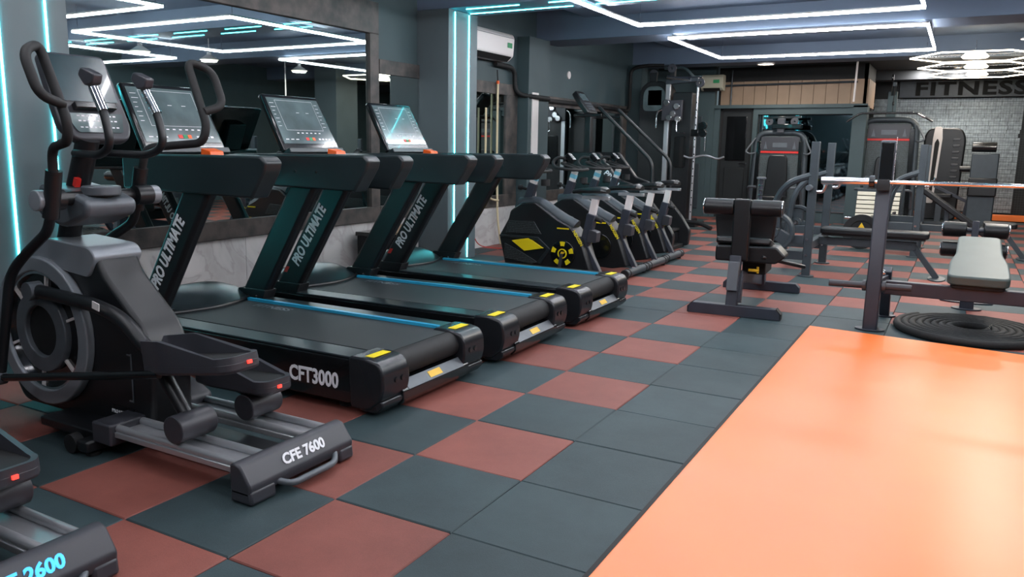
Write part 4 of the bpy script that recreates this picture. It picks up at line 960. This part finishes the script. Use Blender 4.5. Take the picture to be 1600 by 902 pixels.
part('slider', MB().bb(-.03, .30, -.16, -.10, 1.70, 2.02), M_midgrey, cu, .008)
for q in ((.05, 1.98), (.16, 1.80), (.22, 1.92), (.10, 1.74), (.25, 1.72)): part('pulley', MB().cyl((q[0], -.20, q[1]), (q[0], -.16, q[1]), .05, 18), M_chrome, cu, .006)
part('top_arm', MB().beam((.0, -.07, 2.30), (.55, -.15, 2.33), .08, .06), M_steel_dk, t, .006)
part('top_tube', MB().cyl((.02, -.12, 2.38), (.42, -.16, 2.33), .03, 14), M_chrome, t)
part('top_tube', MB().cyl((.16, .05, 2.38), (.56, -.02, 2.36), .024, 14), M_chrome, t)
for x, y, z in ((-.28, .1, 2.46), (.09, -.1, 2.52), (.57, -.15, 2.28)): part('top_pulley', MB().ring((x, y, z), (0, 1, 0), .02, .07, .03, 22), M_midgrey, t, .004)
part('top_bracket', MB().bb(-.34, -.22, .08, .12, 2.33, 2.48).bb(.05, .13, -.08, .0, 2.30, 2.50), M_black, t, .004)
part('side_hook', MB().tube([(.0, -.12, 1.88), (-.09, -.14, 1.86), (-.12, -.14, 1.78), (-.12, -.14, 1.58)], .016, 10, fil=.05), M_chrome, t)
gr = part('guide_rod', MB().cyl((.52, -.12, .10), (.53, -.12, 2.30), .022, 12), M_alu, t)
for k in range(16): part('rod_hole', MB().cyl((.53, -.146, .25+k*.115), (.53, -.141, .25+k*.115), .010, 8), M_gloss, gr)
part('low_slider', MB().bb(.47, .59, -.18, -.10, 1.45, 1.56).bb(.57, .66, -.17, -.12, 1.50, 1.66), M_gloss, gr, .008)
for z in (1.62, 1.50): part('slider_pulley', MB().cyl((.66, -.19, z), (.66, -.13, z), .06, 18), M_gloss, gr, .006)
part('carabiner', MB().tube([(.70, -.16, 1.45), (.70, -.16, 1.22)], .012, 8), M_chrome, gr)
part('curl_bar', MB().tube([(.38, -.18, 1.14), (.48, -.18, 1.105), (.60, -.17, 1.14), (.70, -.17, 1.16), (.80, -.17, 1.14), (.92, -.18, 1.10), (1.02, -.18, 1.14)], .015, 10, fil=.05), M_alu, t)
part('stirrup', MB().tube([(.24, -.20, 1.70), (.24, -.20, 1.52), (.38, -.22, 1.50)], .011, 8, fil=.03), M_chrome, t)
# ------------------------------------------------------------------ weight stack machines
def make_stack(label, loc, w=.84, h=1.60, lat=False):
    t = thing('weight_stack_machine', label, 'weight machine', loc, 0, 'weight stack machines along the back')
    a = w/2
    arch = [(-a, 0, .0), (-a, 0, h), (a, 0, h), (a, 0, 0)]
    part('arch_frame', MB().tube([(-a*1.06, .06, .02), (-a*.96, .06, h-.05), (a*.96, .06, h-.05), (a*1.06, .06, .02)], .05, 12, fil=.20), M_steel_dk, t)
    sh = part('shroud', MB().prism([(-a*.86, .12), (a*.86, .12), (a*.78, h-.10), (-a*.78, h-.10)], .04, .30), M_perf, t, .01)
    part('head_panel', MB().bb(-a*.76, a*.76, .025, .04, h-.36, h-.12), M_midgrey, sh, .004)
    part('red_stripe', MB().bb(-a*.77, a*.77, .02, .04, h-.40, h-.365), M_red, sh)
    part('head_label', MB().bb(-.12, .12, .018, .026, h-.30, h-.22), M_grey, sh)
    for s in (-1, 1):
        part('pictogram', MB().prism([(s*.24-.03, h-.33), (s*.24+.03, h-.33), (s*.24+.012, h-.26), (s*.24, h-.20), (s*.24-.012, h-.26)], .018, .026), M_grey, sh)
        part('side_column', MB().beam((s*a*.90, .03, .10), (s*a*.83, .03, h-.20), .07, .05, up=(0, 1, 0)), M_gloss, t, .006)
        part('side_handle', MB().tube([(s*a*.98, .0, h-.14), (s*(a+.13), -.12, h-.38), (s*(a+.06), -.12, h-.42), (s*a*.98, .0, h-.40)], .014, 8, fil=.04), M_grey, t)
    part('back_pad', MB().prism(rpoly([(-.20, .42), (.20, .42), (.155, 1.12), (.12, 1.17), (-.12, 1.17), (-.155, 1.12)], .03), -.10, -.03), M_vinyl, t, .015)
    part('seat_pad', MB().prism(rpoly([(-.20, -.45), (.20, -.45), (.20, -.06), (-.20, -.06)], .06), .40, .47, 'z'), M_vinyl, t, .015)
    part('seat_post', MB().bb(-.05, .05, -.28, -.18, .04, .40), M_steel_dk, t, .006)
    part('base_frame', MB().bb(-.05, .05, -.75, .3, 0.0, .07).bb(-a, a, -.03, .30, 0, .07).bb(-.30, .30, -.75, -.66, 0, .07), M_steel_dk, t, .006)
    for s in (-1, 1):
        ar = part('press_arm', MB().tube([(s*a*1.02, .0, .30), (s*a*1.02, -.16, .55), (s*a*1.02, -.30, .62), (s*.28, -.34, .62)], .022, 10, fil=.08), M_grey, t)
    if lat:
        part('mast', MB().bb(-.07, .07, .05, .16, h-.08, h+.42), M_wall, t, .006)
        part('top_arm', MB().beam((0, .1, h+.38), (.06, -.55, h+.50), .06, .07), M_steel_dk, t, .005)
        for y, z in ((-.05, .50), (-.5, .60), (.1, .22)): part('pulley', MB().ring((.02, y, h+z), (1, 0, 0), .015, .06, .03, 20), M_gloss, t, .004)
        part('cable', MB().cyl((.06, -.52, h+.05), (.06, -.52, h+.5), .006, 6), M_matte, t)
        lb_ = part('lat_bar', MB().tube([(-.62, -.52, h-.10), (-.42, -.52, h+.04), (.42, -.52, h+.04), (.66, -.52, h-.10)], .017, 10, fil=.06), M_gloss, t)
        part('bar_sleeve', MB().cyl((.44, -.52, h+.03), (.54, -.52, h-.03), .021, 10), M_chrome, lb_)
    else:
        part('top_plate', MB().bb(-.14, .34, -.05, .12, h+.02, h+.10), M_gloss, t, .01)
        for x in (-.20, .0, .22): part('pulley', MB().ring((x, .0, h+.14), (0, 1, 0), .015, .065, .03, 20), M_midgrey, t, .004)
        part('pulley_arm', MB().beam((-.30, .0, h+.20), (.32, .02, h+.22), .05, .04), M_gloss, t, .006)
        part('pulley_bracket', MB().bb(-.06, .06, -.02, .06, h-.05, h+.20), M_midgrey, t, .006)
    return t
make_stack('weight stack machine with red stripe standing before the tinted mirror', (-.93, 11.25, 0))
make_stack('lat pulldown weight stack machine with red stripe before the brick wall', (.72, 11.9, 0), .86, 1.84, True)
t = thing('weight_tower', 'dark rounded weight tower with a white slotted front panel at far right', 'weight machine', (1.52, 13.0, 0))
part('housing', MB().prism(rpoly([(-.30, .05), (.32, .05), (.36, 1.5), (.28, 1.68), (-.22, 1.68), (-.30, 1.55)], .10), 0, .32), M_black, t, .03, seg=3)
part('white_panel', MB().prism(rpoly([(-.17, .35), (-.06, .35), (-.01, 1.50), (-.03, 1.70), (-.14, 1.70), (-.16, 1.5)], .03), -.02, .0), M_whitepl, t, .004)
part('slot', MB().prism(rpoly([(-.14, .55), (-.09, .55), (-.05, 1.42), (-.085, 1.50), (-.125, 1.42)], .02), -.026, -.018), M_matte, t)
for k in range(8): part('grip_rib', MB().prism(rpoly([(.16, 1.46-k*.11), (.26, 1.46-k*.11), (.27, 1.50-k*.11), (.16, 1.50-k*.11)], .012), -.02, .0), M_midgrey, t, .006)
part('base_frame', MB().bb(-.4, .5, -.5, .3, 0, .06), M_steel_dk, t, .006)
part('seat', MB().prism(rpoly([(-.15, -.55), (.25, -.55), (.25, -.25), (-.15, -.25)], .05), .48, .55, 'z'), M_vinyl, t, .012)
part('seat_post', MB().bb(.0, .1, -.45, -.35, .05, .48), M_steel_dk, t, .006)
part('lever_arm', MB().beam((.42, -.5, .08), (.58, -.5, 1.05), .05, .05, up=(0, 1, 0)), M_frame, t, .005)
part('lever_link', MB().beam((.48, -.5, .42), (-.05, -.5, .68), .05, .05, up=(0, 1, 0)), M_frame, t, .005)
part('thigh_roller', MB().cyl((.30, -.5, .98), (.52, -.5, .98), .05, 16), M_vinyl, t, .006)
# ------------------------------------------------------------------ leg press
t = thing('leg_press', 'leg press sled with a cream slatted foot plate behind the benches', 'leg press', (.82, 9.75, -.0))
M = Matrix.Translation((0, 0, .47)) @ Matrix.Rotation(R(-14), 4, 'X')
fp = part('foot_plate', MB().box((0, .02, 0), (.58, .03, .40), M=M), M_matte, t, .004)
for k in range(6): part('slat', MB().box((0, 0, -.168+k*.067), (.58, .022, .054), M=M), M_slat, fp, .003)
part('sled_frame', MB().beam((-.25, .1, .12), (-.25, .9, .85), .06, .07).beam((.25, .1, .12), (.25, .9, .85), .06, .07).bb(-.3, .3, .05, .12, .30, .70), M_steel_dk, t, .005)
part('rail_support', MB().bb(-.30, -.24, .85, .91, 0, .85).bb(.24, .30, .85, .91, 0, .85).bb(-.30, .30, .85, .91, .02, .08), M_steel_dk, t, .005)
part('base_frame', MB().bb(-.3, .3, -.9, .9, 0, .06), M_steel_dk, t, .006)
part('seat_pad', MB().bb(-.05, .55, -.72, -.36, .27, .34), M_vinyl, t, .02)
part('plate_horn', MB().cyl((-.45, .10, .25), (.45, .10, .25), .022, 12), M_chrome, t)
tp = thing('weight_plate', 'black weight plate with yellow triangular centre leaning by the leg press', 'weight plate', (.80, 7.9, 0))
part('rim', MB().ring((0, 0, .225), (0, 1, 0), .14, .225, .05, 36), M_matte, tp, .006)
part('face', MB().cyl((0, -.012, .225), (0, .012, .225), .145, 28), M_matte, tp)
part('yellow_triangle', MB().prism([(-.11, .15), (.11, .15), (0, .345)], -.02, -.012), M_amber, tp, .003)
part('hub', MB().cyl((0, -.03, .215), (0, -.02, .215), .045, 18), M_matte, tp)
# partly visible upholstered machine at the right margin
t = thing('preacher_machine', 'grey upholstered machine column at the right margin before the brick wall', 'weight machine', (2.12, 12.0, 0))
part('column', MB().bb(-.14, .25, 0, .3, .05, 1.25), M_steel_dk, t, .02)
part('pad', MB().bb(-.15, .26, -.08, .0, .55, .85), M_vinyl, t, .02)
part('base_frame', MB().bb(-.2, .4, -.5, .4, 0, .07), M_steel_dk, t, .006)
part('head', MB().cyl((-.15, .1, 1.35), (.2, .1, 1.35), .08, 18), M_gloss, t, .01)
# machines on the far side of the mat, seen in the treadmill mirror
dup(fs_, 'flat bench press station beyond the orange mat, seen in the mirror', (3.9, 3.2, 0), R(180))
dup(fs_, 'flat bench press station by the right wall, seen in the mirror', (4.5, 6.6, 0), R(150))
dup(fs_, 'flat bench press station near the right wall, leftmost in the mirror', (4.4, .9, 0), R(200))
